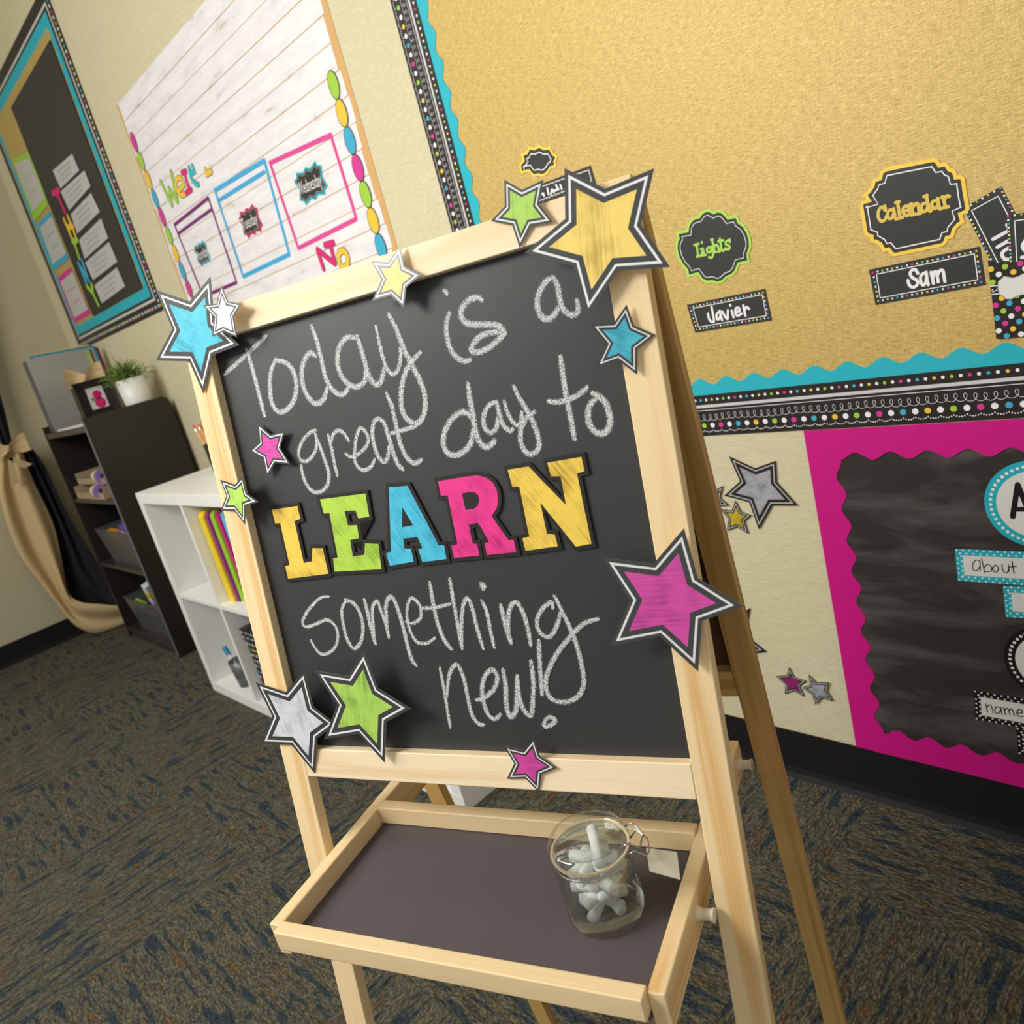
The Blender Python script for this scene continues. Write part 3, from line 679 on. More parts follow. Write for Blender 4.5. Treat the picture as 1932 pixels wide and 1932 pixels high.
# ---------------------------------------------------------------- LEARN letters
Z3 = Z(480, 850, 5.084); Z4 = Z(800, 840, 5.084)
def letter(ch, zr, loop, m, label):
    lp = [CH.uv(p, .002) for p in zr(loop)]
    k = S / 1504 * 1.45
    b = MB(); b.prism(CH, inset(lp, -6.0 * k, 2.2), .0012, .0020, 'letter_black'); b.poly(CH, lp, .00215, m)
    o = b.build('letter_cutout', origin=CH.pt(*lp[0], .0012)); tag(o, label, 'letter', 'cut-out letters spelling LEARN on the chalkboard')
letter('L', Z3, [(168, 568), (412, 532), (443, 655), (385, 678), (475, 1078), (553, 1062), (557, 935), (655, 938), (712, 1182), (325, 1230), (295, 1108), (338, 1098), (248, 695), (200, 700)],
       'gold_foil', 'yellow cut-out letter L at the left of LEARN')
letter('E', Z3, [(628, 468), (1065, 412), (1103, 635), (998, 650), (970, 575), (865, 580), (900, 718), (985, 715), (1005, 840), (920, 858), (945, 1015), (1055, 1000), (1062, 890), (1190, 895), (1220, 1138), (770, 1162), (755, 1035), (800, 1025), (720, 600), (668, 605)],
       'lime_foil', 'green cut-out letter E')
def letter_hole(zr, loop, hole, m, label):
    # closed shape with a counter: the counter is joined to the outline by a slit
    lp = [CH.uv(p, .002) for p in zr(loop)]; hl = [CH.uv(p, .002) for p in zr(hole)]
    k = S / 1504 * 1.45
    b = MB(); b.prism(CH, inset(lp, -6.0 * k, 2.2), .0012, .0020, 'letter_black'); b.poly(CH, lp, .00215, m); b.poly(CH, hl, .0023, 'letter_black')
    o = b.build('letter_cutout', origin=CH.pt(*lp[0], .0012)); tag(o, label, 'letter', 'cut-out letters spelling LEARN on the chalkboard')
letter_hole(Z3, [(1290, 352), (1470, 338), (1770, 910), (1820, 908), (1843, 1040), (1612, 1070), (1573, 945), (1613, 935), (1563, 830), (1430, 845), (1437, 938), (1503, 942), (1530, 1065), (1300, 1105), (1262, 988), (1310, 968)],
            [(1420, 545), (1522, 715), (1418, 735)], 'sky_foil', 'light blue cut-out letter A')
letter_hole(Z4, [(135, 345), (430, 297), (520, 290), (600, 312), (660, 358), (700, 430), (712, 520), (700, 600), (650, 680), (810, 910), (860, 908), (887, 1025), (605, 1053), (583, 942), (623, 925), (550, 790), (515, 742), (430, 765), (470, 945), (510, 945), (530, 1058), (290, 1080), (262, 965), (322, 948), (228, 480), (163, 485)],
            [(365, 462), (400, 620), (470, 612), (515, 580), (528, 530), (520, 480), (490, 452), (430, 448)], 'hot_foil', 'hot pink cut-out letter R')
letter('N', Z4, [(803, 235), (1003, 203), (1362, 572), (1310, 295), (1220, 300), (1182, 168), (1510, 112), (1540, 248), (1468, 272), (1607, 945), (1457, 972), (1115, 548), (1180, 850), (1255, 855), (1283, 968), (975, 1013), (945, 893), (1010, 875), (915, 398), (848, 400)],
       'gold_foil', 'yellow cut-out letter N at the right of LEARN')

# ---------------------------------------------------------------- jar of chalk on the tray
jc = V((-.4292, .3434, 0)); jz = (CAM.z + (ZB - .0349) * S)
jar = thing('glass_jar', (jc.x, jc.y, jz), 'clip-top glass jar of white chalk sticks on the easel tray', 'jar')
jh = .073; jr = .0325
jx = Matrix.Rotation(0, 3, 'Z')
b = MB(); b.lathe((jc.x, jc.y, jz), [(0, 0), (jr * .9, 0), (jr, .005), (jr, jh * .72), (jr * .96, jh * .80), (jr * .96, jh * .86), (jr * .92, jh * .86), (jr * .92, jh * .74), (jr * .93, jh * .7), (jr * .93, .007), (0, .005)], 'jar_glass', 48)
b.build('jar_body', jar, smooth=True)
b = MB(); b.lathe((jc.x, jc.y, jz + jh * .866), [(jr * .95, 0), (jr * 1.0, 0), (jr * 1.0, .0016), (jr * .95, .0016), (jr * .95, 0)], 'gasket_orange', 48); b.build('gasket', jar)
b = MB(); b.lathe((jc.x, jc.y, jz + jh * .90), [(0, .001), (jr * .84, .001), (jr * .88, -.001), (jr * 1.02, -.001), (jr * 1.04, .005), (jr * .98, .009), (jr * .90, .0095), (jr * .86, .0065), (0, .0055)], 'jar_glass', 48); b.build('lid', jar, smooth=True)
hd = (E * .93 + NH * .15).normalized(); hc = jc + hd * jr
def J(d, s, z): return V((jc.x, jc.y, jz)) + hd * d + V((-hd.y, hd.x, 0)) * s + V((0, 0, z))
b = MB()
b.tube([J(jr * .9, .012, jh * 1.0), J(jr + .004, .012, jh * 1.04), J(jr + .011, .008, jh * .93), J(jr + .010, -.0, jh * .91), J(jr + .011, -.008, jh * .93), J(jr + .004, -.012, jh * 1.04), J(jr * .9, -.012, jh * 1.0)], .0008, 'steel')
b.tube([J(jr - .001, .010, jh * .86), J(jr + .006, .010, jh * .97), J(jr + .014, .007, jh * .88), J(jr + .015, .0, jh * .80), J(jr + .014, -.007, jh * .82), J(jr + .006, -.010, jh * .92), J(jr - .001, -.010, jh * .86)], .0008, 'steel')
b.lathe((jc.x, jc.y, jz + jh * .78), [(jr * .985, 0), (jr * 1.01, .0008), (jr * .985, .0016)], 'steel', 40)
b.build('wire_clasp', jar, smooth=True)
tg = MB(); q = [J(jr + .012, .004, jh * .80), J(jr + .034, .010, jh * .66), J(jr + .036, -.008, jh * .52), J(jr + .014, -.010, jh * .66)]
tg.face(q, 'paper_tag'); tg.face([p + V((0, 0, -.0006)) for p in q[::-1]], 'paper_tag')
o = tg.build('paper_tag', jar); o['label'] = 'small paper tag hanging from the clasp'
proto = None
for i in range(17):
    a = i * 2.399; r = .0165 * math.sqrt((i % 6) / 5.0); h = .008 + (i // 4) * .0125
    ln = .040
    d = V((math.cos(a * 1.7), math.sin(a * 1.7), .12 * math.sin(i * 1.3))).normalized()
    c = V((jc.x + r * math.cos(a) * .35, jc.y + r * math.sin(a) * .35, jz + h + .006))
    if proto is None:
        m = MB(); m.lathe((0, 0, 0), [(0, -ln / 2), (.0042, -ln / 2), (.0048, -ln / 2 + .001), (.0048, ln / 2 - .001), (.0042, ln / 2), (0, ln / 2)], 'chalk_stick', 14)
        o = m.build('chalk_stick', origin=(0, 0, 0), smooth=True); proto = o
    else:
        o = proto.copy(); COL.objects.link(o)
    o.location = c; o.rotation_euler = d.to_track_quat('Z', 'Y').to_euler()
    tag(o, 'white chalk stick lying inside the glass jar', 'chalk', 'chalk sticks in the jar')

# ---------------------------------------------------------------- gold bulletin board with its borders
b = MB(); b.prism(WALL, [(-1.372, .80), (.42, .80), (.42, 1.98), (-1.372, 1.98)], .0006, .0012, 'gold_paper')
tag(b.build('bulletin_board'), 'burlap-look gold paper bulletin board on the wall behind the easel', 'board')
CY = ['dot_white', 'dot_blue', 'dot_white', 'dot_yellow', 'dot_white', 'dot_green', 'dot_white', 'dot_pink']
def scallop(s0, s1, t0, tm, am, per, ph, fn, m, l0, l1, b, step=10):
    n = int((s1 - s0) / per * step); top = []
    for i in range(n + 1):
        s = s0 + (s1 - s0) * i / n; c = math.cos(6.28318 * (s - ph) / per); top.append((s, tm + am * c))
    for i in range(n):
        q = [(top[i][0], t0), (top[i + 1][0], t0), top[i + 1], top[i]]
        P1 = [fn(*k, l1) for k in q]; P0 = [fn(*k, l0) for k in q]
        if (P1[1] - P1[0]).cross(P1[2] - P1[0]).dot(WALL.N) < 0: P1.reverse(); q2 = q[::-1]
        else: q2 = q
        b.face(P1, m, q2)
        b.face([fn(*q[3], l1), fn(*q[2], l1), fn(*q[2], l0), fn(*q[3], l0)], m)
def trim_pair(fn, s0, s1, ph, group, lab1, lab2):
    b = MB(); scallop(s0, s1, .066, .1020, .0062, .0556, ph + .005, fn, 'teal_card', .0012, .0022, b)
    tag(b.build('scalloped_border'), lab1, 'border', group)
    b = MB()
    pl = Plane(fn(0, 0, 0), fn(1, 0, 0) - fn(0, 0, 0), fn(0, 1, 0) - fn(0, 0, 0), WALL.N)
    b.prism(pl, [(s0, 0), (s1, 0), (s1, .0775), (s0, .0775)], .0022, .0032, 'black_print')
    h = .0001 + .0032
    b.poly(pl, [(s0, .0535), (s1, .0535), (s1, .0590), (s0, .0590)], h, 'silver_band')
    b.poly(pl, [(s0, .0480), (s1, .0480), (s1, .0490), (s0, .0490)], h, 'dot_white')
    n = int((s1 - s0) / .01205)
    k0 = math.ceil((s0 - ph) / .01205)
    for i in range(n):
        s = ph + (k0 + i) * .01205; b.disc(pl, s, .0683, .0026, h, CY[(k0 + i + 1) % 8], 12)
    k0 = math.ceil((s0 - ph) / .0181)
    for i in range(int((s1 - s0) / .0181)):
        s = ph - .003 + (k0 + i) * .0181; b.disc(pl, s, .0195, .0048, h, CY[(k0 + i + 5) % 8], 14)
        for j in range(5):
            t = j / 5.0; b.disc(pl, s - .0005 + t * .0181, .0098 - .0030 * math.sin(3.14159 * t) * 1.0, .00115, h, 'dot_white', 7)
    # looped line
    pts = []; p = .0132; n = int((s1 - s0) / p)
    for i in range(n * 14):
        t = 6.28318 * i / 14.0
        pts.append((s0 + .006 + p * i / 14.0 - .0052 * math.sin(t) , .0355 + .0062 * math.cos(t) + .001 * math.sin(i * .05)))
    b.ribbon(pl, pts, .0006, h, 'dot_white', smooth=False, caps=False)
    tag(b.build('polka_dot_border', merge=0), lab2, 'border', group)
fb = lambda s, t, l: V((s, WY - l, .7385 + t))
trim_pair(fb, -1.433, .42, -.873, 'borders along the bottom of the gold board', 'teal scalloped border along the bottom of the gold board', 'black border with coloured dots and white loops along the bottom of the gold board')
fl_ = lambda s, t, l: V((-1.433 + t, WY - l - .0002, s))
trim_pair(fl_, .8165, 1.98, .83, 'borders down the left of the gold board', 'teal scalloped border down the left edge of the gold board', 'black border with coloured dots down the left edge of the gold board')

# ---------------------------------------------------------------- name plates, labels, pocket
def bil(c, s, t):
    return tuple((c[0][k] * (1 - s) + c[1][k] * s) * (1 - t) + (c[3][k] * (1 - s) + c[2][k] * s) * t for k in (0, 1))
def nameplate(zr, corners, inner, nx, ny, strokes, px, label, lift, tl=0, nm='name_card', ink='dot_white'):
    c = [WALL.uv(p, lift) for p in zr(corners)]; ci = [WALL.uv(p, lift) for p in zr(inner)]
    b = MB(); b.prism(WALL, c, lift - .0005, lift, 'label_black'); h = lift + .0001
    for i in range(4): b.ribbon(WALL, [ci[i], ci[(i + 1) % 4]], .0013, h + .00003 * i, 'dot_white', smooth=False)
    dw = math.dist(c[0], c[1]); dh = math.dist(c[1], c[2]); mx = .5 * dh / ny / dw * 1.0
    k = 0; cyc = ['dot_pink', 'dot_white', 'dot_green', 'dot_white', 'dot_yellow', 'dot_white', 'dot_blue', 'dot_white']
    e0 = .034; e1 = .034 * dw / dh
    r = dh * .028 if dw > dh else dw * .028
    for i in range(nx):
        s = e0 + (1 - 2 * e0) * i / (nx - 1)
        for t, o in ((e1, 0), (1 - e1, 2)):
            u = bil(c, s, t); b.disc(WALL, u[0], u[1], r, h, cyc[(i + o) % 8], 12)
    for j in range(1, ny - 1):
        t = e1 + (1 - 2 * e1) * j / (ny - 1)
        for s, o in ((e0, 7), (1 - e0, 3)):
            u = bil(c, s, t); b.disc(WALL, u[0], u[1], r, h, cyc[(j + o) % 8 if o == 3 else (8 - j) % 8], 12)
    for st in strokes:
        b.ribbon(WALL, [WALL.uv(p, lift) for p in zr(st)], px * 1.08, h + .0001 + .00005 * strokes.index(st), ink)
    o = b.build(nm, merge=0, origin=WALL.pt(*c[3], lift)); return tag(o, label, 'name card', 'name cards on the gold board')
ZJ = Z(1270, 380, 7.43)
nameplate(ZJ, [(190, 1450), (1290, 1225), (1385, 1668), (310, 1842)], [(280, 1500), (1247, 1305), (1307, 1602), (358, 1762)], 21, 7, [
    [(540, 1480), (562, 1600), (572, 1680), (535, 1685), (503, 1640), (490, 1575)],
    [(652, 1545), (612, 1580), (617, 1648), (652, 1640), (668, 1580)], [(655, 1532), (668, 1600), (688, 1662)],
    [(690, 1545), (722, 1600), (762, 1648), (768, 1590), (768, 1525)], [(822, 1530), (835, 1575), (850, 1622)], [(802, 1452), (806, 1460)],
    [(885, 1552), (935, 1532), (920, 1492), (882, 1500), (875, 1560), (905, 1602), (960, 1572)], [(985, 1458), (1000, 1540), (1015, 1600)], [(1002, 1530), (1030, 1482), (1068, 1505)]],
    .0040, 'black name card reading Javier with a dotted edge', .0022)
ZM = Z(1630, 460, 8.05)
nameplate(ZM, [(75, 395), (1760, 40), (1850, 625), (175, 930)], [(190, 462), (1677, 152), (1730, 545), (248, 822)], 21, 7, [
    [(820, 450), (780, 392), (730, 400), (702, 450), (732, 510), (798, 550), (818, 600), (780, 648), (730, 658), (688, 620), (670, 555)],
    [(940, 450), (902, 450), (862, 500), (867, 580), (900, 628), (938, 590), (950, 520)], [(945, 430), (960, 540), (980, 622)],
    [(1020, 430), (1042, 530), (1058, 600)], [(1052, 520), (1062, 440), (1098, 422), (1115, 490), (1130, 580)], [(1118, 480), (1150, 410), (1198, 405), (1215, 470), (1232, 572)]],
    .0040, 'black name card reading Sam with a dotted edge, below the Calendar label', .0022)
# card partly hidden behind the easel top, above the yellow splat label
ZH = Z(940, 320, 12.075)
nameplate(ZH, [(560, 480), (2100, -95), (2230, 330), (650, 930)], [(660, 500), (2060, 10), (2120, 260), (720, 790)], 21, 7, [
    [(1000, 560), (1030, 545), (1045, 600)], [(1120, 425), (1145, 560)], [(1200, 560), (1230, 450), (1270, 520)], [(1320, 350), (1365, 450)], [(1415, 345), (1450, 440)], [(1290, 480), (1380, 440)]],
    .0040, 'name card mostly hidden behind the top rail of the easel', .0022)
ZP = Z(1732, 320, 5.68)
nameplate(ZP, [(485, 412), (890, 178), (1280, 930), (880, 1190)], [(575, 440), (858, 285), (1180, 900), (910, 1100)], 7, 19, [
    [(805, 745), (960, 660), (1010, 632)], [(850, 830), (930, 785), (1000, 745)], [(985, 830), (905, 890), (925, 955), (985, 960)], [(955, 590), (975, 620)]],
    .0042, 'tilted name card sticking out of the polka dot pocket, behind another card', .0022)
nameplate(ZP, [(948, 490), (1420, 415), (1500, 1130), (990, 1150)], [(1035, 550), (1380, 495), (1440, 1080), (1065, 1080)], 7, 17, [
    [(1150, 760), (1122, 820), (1150, 870)], [(1115, 940), (1200, 925)]],
    .0042, 'upright name card in the polka dot pocket at the right edge of the picture', .0036)
def pocket():
    lp = [WALL.uv(p, .006) for p in ZP([(748, 975), (850, 1002), (1000, 1000), (1136, 975), (1400, 940), (1450, 1750), (840, 1815)])]
    b = MB(); b.prism(WALL, lp, .0042, .006, 'black_print'); h = .0061
    dots = [(782, 1068, 'y'), (865, 1123, 'w'), (800, 1207, 'g'), (932, 1040, 'g'), (1022, 1097, 'y'), (1097, 1007, 'p'), (897, 1378, 'y'), (1055, 1350, 'g'), (832, 1455, 'p'), (980, 1432, 'b'), (915, 1515, 'g'), (1070, 1490, 'p'),
            (848, 1592, 'b'), (1000, 1570, 'w'), (935, 1648, 'p'), (1085, 1628, 'b'), (865, 1728, 'w'), (1018, 1706, 'y'), (950, 1782, 'b'), (1105, 1763, 'w'), (1136, 1410, 'w'), (1150, 1060, 'w'), (1150, 1550, 'y'), (1180, 1690, 'g'), (1230, 1620, 'p'), (1300, 1100, 'y')]
    C = dict(y='dot_yellow', w='dot_white', g='dot_green', p='dot_pink', b='dot_blue')
    for x, y, k in dots:
        u = WALL.uv(ZP([(x, y)])[0], h); b.disc(WALL, u[0], u[1], .0037, h, C[k], 18)
    z = lambda q: [WALL.uv(p, h) for p in ZP(q)]
    b.poly(WALL, z([(775, 1250), (1440, 1170), (1446, 1270), (785, 1345)]), h + .0001, 'black_print')
    b.ribbon(WALL, z([(775, 1250), (870, 1240)]), .0014, h + .0002, 'dot_white', smooth=False); b.ribbon(WALL, z([(785, 1340), (880, 1328)]), .0014, h + .0002, 'dot_white', smooth=False)
    b.ribbon(WALL, z([(790, 1300), (800, 1280), (808, 1300), (795, 1315), (830, 1300), (850, 1270), (840, 1295), (870, 1300)]), .0006, h + .0002, 'dot_white')
    lb = [(865, 1240), (870, 1200), (900, 1175), (925, 1150), (975, 1160), (1020, 1165), (1080, 1150), (1120, 1125), (1200, 1105), (1290, 1090), (1350, 1130), (1400, 1150), (1420, 1200), (1400, 1260), (1360, 1300), (1250, 1310), (1136, 1330), (1060, 1345), (1000, 1380), (945, 1378), (920, 1350), (880, 1335), (870, 1290)]
    b.poly(WALL, inset(z(lb), -.0016), h + .0003, 'black_print'); b.poly(WALL, inset(z(lb), -.0010), h + .0004, 'dot_white'); b.poly(WALL, inset(z(lb), -.0003), h + .0005, 'black_print'); b.poly(WALL, z(lb), h + .0006, 'tag_white')
    tag(b.build('paper_pocket', merge=0), 'black polka dot pocket with a blank white label, holding name cards', 'pocket')
pocket()
def badge(zr, loop, edge, strokes, px, ink, label, lift=.0026, w=(.0045, .0115, .0135), nm='label_card', smooth=True, group='shaped labels on the gold board'):
    lp = [WALL.uv(p, lift) for p in zr(loop)]
    b = MB(); b.prism(WALL, lp, lift - .0006, lift, edge)
    i1 = inset(lp, w[0], 1.8); b.poly(WALL, i1, lift + .0001, 'label_black'); 
    b.ribbon(WALL, inset(lp, w[1], 1.8) + [inset(lp, w[1], 1.8)[0]], w[2] - w[1], lift + .0002, 'dot_white', smooth=False, caps=False)
    for st in strokes:
        b.ribbon(WALL, [WALL.uv(p, lift) for p in zr(st)], px * 1.0, lift + .0003 + .00005 * strokes.index(st), ink)
    o = b.build(nm, merge=0); return tag(o, label, 'label', group)
badge(ZJ, [(40, 435), (110, 415), (190, 402), (200, 330), (240, 262), (290, 222), (355, 205), (390, 150), (440, 118), (510, 108), (565, 142), (620, 115), (690, 128), (740, 175), (775, 218), (895, 188), (930, 280), (1000, 332), (1060, 430), (1092, 540), (1097, 640), (1060, 745), (1075, 857), (925, 890), (890, 985), (830, 1050), (755, 1078), (700, 1135), (620, 1162), (545, 1135), (480, 1147), (400, 1112), (340, 1028), (200, 1068), (185, 970), (115, 890), (60, 780), (32, 660), (45, 545), (62, 520)],
      'lime_edge', [
    [(328, 602), (342, 690), (355, 768)], [(298, 612), (358, 594)], [(335, 774), (412, 752)], [(402, 712), (410, 752)],
    [(418, 662), (438, 748)], [(392, 668), (420, 660)], [(415, 758), (462, 746)], [(405, 570), (407, 578)],
    [(505, 640), (477, 668), (487, 708), (522, 708), (538, 668), (515, 640)], [(538, 632), (558, 700), (560, 760), (538, 790), (505, 778)],
    [(550, 530), (568, 620), (588, 710)], [(575, 650), (600, 610), (630, 625), (650, 698)], [(536, 538), (558, 530)], [(568, 716), (604, 706)], [(632, 704), (665, 694)],
    [(660, 520), (672, 600), (683, 665), (703, 690), (728, 675)], [(638, 560), (708, 545)],
    [(796, 560), (770, 548), (742, 570), (748, 602), (790, 622), (800, 652), (772, 672), (738, 655)], [(796, 528), (802, 565)]],
      .0042, 'lime_text', 'green edged shaped label reading Lights', w=(.0042, .0095, .0107))
ZC = Z(1610, 320, 8.4)
badge(ZC, [(100, 570), (120, 515), (160, 490), (205, 478), (150, 390), (230, 330), (280, 260), (310, 150), (405, 118), (425, 30), (500, -25), (880, -105), (1270, -185), (1335, -170), (1380, -100), (1480, -120), (1540, -30), (1620, 0), (1645, 90), (1710, 82), (1765, 130), (1800, 380), (1845, 620), (1800, 690), (1730, 720), (1770, 845), (1680, 890), (1620, 960), (1585, 1085), (1500, 1105), (1475, 1175), (1410, 1222), (1030, 1300), (655, 1378), (600, 1360), (545, 1292), (472, 1312), (410, 1200), (350, 1165), (270, 1155), (270, 1080), (205, 1055), (170, 1010), (135, 780)],
      'yellow_edge', [
    [(500, 640), (480, 602), (432, 602), (395, 680), (403, 770), (450, 818), (505, 790), (522, 740)], [(498, 575), (512, 645)],
    [(630, 640), (580, 640), (545, 700), (562, 768), (610, 768), (638, 700)], [(640, 618), (655, 700), (670, 775), (695, 778)],
    [(702, 515), (722, 640), (745, 765)], [(672, 522), (728, 508)], [(708, 775), (785, 757)],
    [(795, 662), (888, 632), (868, 582), (812, 588), (787, 650), (812, 712), (868, 725), (892, 680)],
    [(918, 545), (935, 630), (950, 708)], [(942, 600), (998, 535), (1030, 562), (1050, 690)], [(895, 555), (930, 545)], [(923, 718), (978, 705)], [(1020, 700), (1075, 688)],
    [(1150, 535), (1100, 545), (1082, 600), (1110, 658), (1160, 648), (1183, 590)], [(1160, 410), (1185, 530), (1208, 648), (1240, 650)], [(1122, 425), (1172, 407)],
    [(1322, 492), (1270, 502), (1247, 550), (1270, 608), (1318, 608), (1343, 550)], [(1340, 455), (1358, 540), (1372, 620), (1400, 612)],
    [(1430, 432), (1447, 510), (1465, 588)], [(1447, 480), (1488, 415), (1528, 425)], [(1425, 603), (1515, 588)], [(1400, 440), (1438, 428)]],
      .0045, 'gold_text', 'yellow edged shaped label reading Calendar', w=(.0050, .0105, .0122))
# splat label above the hidden name card (only its lower edge shows above the easel)
badge(ZH, [(500, 30), (520, 100), (640, 60), (700, 50), (760, 130), (840, 165), (920, 140), (1000, 165), (1080, 130), (1150, 60), (1200, -20), (1330, -60), (1300, -170), (1360, -300), (1250, -380), (1180, -520), (1050, -500), (930, -560), (820, -500), (700, -520), (640, -400), (520, -360), (560, -220), (480, -120)],
      'yellow_edge', [], .004, 'gold_text', 'yellow edged scalloped label above the hidden name card')

# ---------------------------------------------------------------- lower chalk paper board with pink borders
b = MB(); b.prism(WALL, [(-.672, .108), (.42, .108), (.42, .733), (-.672, .733)], .0005, .0010, 'board_paper')
tag(b.build('chalk_paper'), 'black smudged chalkboard-look paper panel low on the wall at the right', 'board')
def pink(fn, s0, s1, per, ph, w, am, lab, l0):
    b = MB(); scallop(s0, s1, 0, w, am, per, ph, fn, 'pink_card', l0 - .001, l0, b)
    tag(b.build('scalloped_border'), lab, 'border', 'pink borders round the lower board')
pink(lambda s, t, l: V((-.682 + t, WY - l, s)), .104, .737, .0585, .213, .0515, .0063, 'pink scalloped border down the left of the lower black panel', .0020)
pink(lambda s, t, l: V((s, WY - l, .737 - t)), -.648, .42, .0566, -.570, .0485, .0065, 'pink scalloped border along the top of the lower black panel', .0031)
pink(lambda s, t, l: V((s, WY - l, .106 + t)), -.648, .42, .0540, -.597, .0510, .0068, 'pink scalloped border along the bottom of the lower black panel', .0031)

def fitcircle(pts):
    import numpy as np
    A = np.array([[2 * x, 2 * y, 1] for x, y in pts]); B = np.array([x * x + y * y for x, y in pts]); s = np.linalg.lstsq(A, B, rcond=None)[0]
    return s[0], s[1], math.sqrt(s[2] + s[0] ** 2 + s[1] ** 2)
Z9 = Z(1800, 860, 9.66); Z8 = Z(1820, 1200, 8.05)
def circle_card(zr, pts, edge, n, label, ink=None):
    u, w, r = fitcircle([WALL.uv(p, .002) for p in zr(pts)])
    b = MB(); b.prism(WALL, [(u + r * math.cos(6.28318 * i / 64), w + r * math.sin(6.28318 * i / 64)) for i in range(64)], .0011, .0019, edge)
    b.disc(WALL, u, w, r * .765, .0020, 'tag_white', 64)
    for i in range(n):
        t = 6.28318 * i / n; b.disc(WALL, u + r * .875 * math.cos(t), w + r * .875 * math.sin(t), r * .0360, .0020, 'dot_white', 12)
    for st in ink or []: b.ribbon(WALL, [WALL.uv(p, .002) for p in zr(st)], .0075, .0021 + .00005 * ink.index(st), 'ink_black', smooth=False)
    tag(b.build('round_card', merge=0), label, 'card', 'round cards on the lower board')
circle_card(Z9, [(550, 810), (625, 520), (1275, 95), (1275, 1630), (880, 1440), (850, 265)], 'teal_card', 46, 'round teal card with white dots and a black letter A', [[(1160, 520), (1070, 1110)], [(1160, 520), (1420, 1160)], [(1105, 972), (1360, 972)]])
circle_card(Z8, [(597, 300), (640, 130), (700, 5), (720, 640), (900, 800)], 'ink_black', 46, 'round black card with white dots, below the teal one')
def tagcard(zr, TL, BL, TR, length, edge, strokes, px, label, m=.0105):
    a = V(WALL.uv(zr([TL])[0], .002)); d = V(WALL.uv(zr([BL])[0], .002)); t = V(WALL.uv(zr([TR])[0], .002))
    ex = (t - a).normalized(); ey = (d - a).normalized(); hh = (d - a).length; c = .003
    P = lambda s, q: tuple(a + ex * s + ey * q)
    b = MB(); b.prism(WALL, [P(0, c), P(c, 0), P(length - c, 0), P(length, c), P(length, hh - c), P(length - c, hh), P(c, hh), P(0, hh - c)], .0011, .0019, edge)
    b.poly(WALL, [P(m, m), P(length - m, m), P(length - m, hh - m), P(m, hh - m)], .0020, 'tag_white')
    sp = .0097; nx = int(length / sp)
    for i in range(nx):
        for q, o in ((.0018, 0), (.0073, .5), (hh - .0073, .5), (hh - .0018, 0)):
            s = .002 + (i + o) * sp
            if s < length - .001: b.disc(WALL, *P(s, q), .00155, .0021, 'dot_white', 10)
    ny = int(hh / .0085)
    for j in range(1, ny):
        for s, o in ((.0028, 0), (.0085, .5), (length - .0028, 0)):
            q = (j + o - .1) * .0085
            if .008 < q < hh - .008: b.disc(WALL, *P(s, q), .00155, .0021, 'dot_white', 10)
    for st in strokes: b.ribbon(WALL, [WALL.uv(p, .002) for p in zr(st)], px, .0022 + .00005 * strokes.index(st), 'ink_black')
    tag(b.build('word_card', merge=0), label, 'card', 'word cards on the lower board')
Z7 = Z(1632, 840, 4.83)
tagcard(Z7, (818, 945), (845, 1235), (1449, 972), .155, 'teal_card', [
    [(1050, 1065), (1015, 1045), (982, 1085), (988, 1135), (1022, 1140), (1045, 1105)], [(1048, 1055), (1050, 1145)],
    [(1062, 1030), (1078, 1100), (1090, 1158)], [(1085, 1115), (1115, 1085), (1150, 1105), (1148, 1145), (1092, 1150)],
    [(1190, 1090), (1165, 1115), (1175, 1150), (1205, 1150), (1215, 1115), (1188, 1090)], [(1248, 1085), (1258, 1140), (1285, 1163), (1308, 1140), (1308, 1088), (1312, 1150)],
    [(1340, 1055), (1350, 1120), (1358, 1165)], [(1318, 1110), (1382, 1100)]], .0014, 'teal dotted word card reading about')
tagcard(Z7, (1255, 1282), (1282, 1565), (1449, 1292), .12, 'teal_card', [], .001, 'blank teal dotted word card below the about card')
tagcard(Z8, (135, 826), (162, 1262), (900, 955), .155, 'ink_black', [
    [(320, 1030), (335, 1100), (350, 1155)], [(340, 1080), (378, 1042), (412, 1080), (435, 1170)],
    [(545, 1095), (495, 1070), (460, 1110), (475, 1165), (520, 1170), (545, 1120)], [(550, 1085), (558, 1140), (572, 1192)],
    [(590, 1080), (608, 1140), (625, 1195)], [(612, 1120), (645, 1092), (672, 1130), (690, 1195)], [(680, 1130), (712, 1102), (740, 1150), (755, 1210)],
    [(790, 1165), (870, 1165), (860, 1120), (820, 1115), (795, 1160), (820, 1215), (890, 1215)]], .0016, 'black dotted word card reading name', m=.0100)
tagcard(Z8, (785, 1390), (815, 1790), (900, 1408), .12, 'ink_black', [], .001, 'blank black dotted word card below the name card', m=.0100)

# stars on the wall
ZW = Z(1280, 840, 3.449)
GW = 'paper stars on the wall'
kw = dict(rim='black_print', ring='silver_line')
star(WALL, ZW([(328, 71), (500, 150), (633, 101), (640, 240), (776, 393), (610, 392), (523, 549), (460, 372), (297, 328), (400, 235)]), [.004, 0, .004, 0, .004, 0, .008, 0, 0, 0], 'grey_foil',
     'large grey star on the wall beside the pink border', GW, base=.001, rs=(.05, .075, .15), **kw)
star(WALL, ZW([(370, 359), (405, 430), (476, 455), (430, 495), (456, 579), (380, 533), (315, 558), (325, 480), (270, 415), (345, 425)]), .003, 'dull_gold', 'small gold star on the wall below the large grey star', GW, base=.001, rs=(.06, .10, .17), **kw)
def regstar(c, R, a0):
    out = []
    for i in range(10):
        r = R if i % 2 == 0 else R * .45; t = a0 + math.pi * i / 5; out.append((c[0] + r * math.cos(t), c[1] + r * math.sin(t)))
    return out
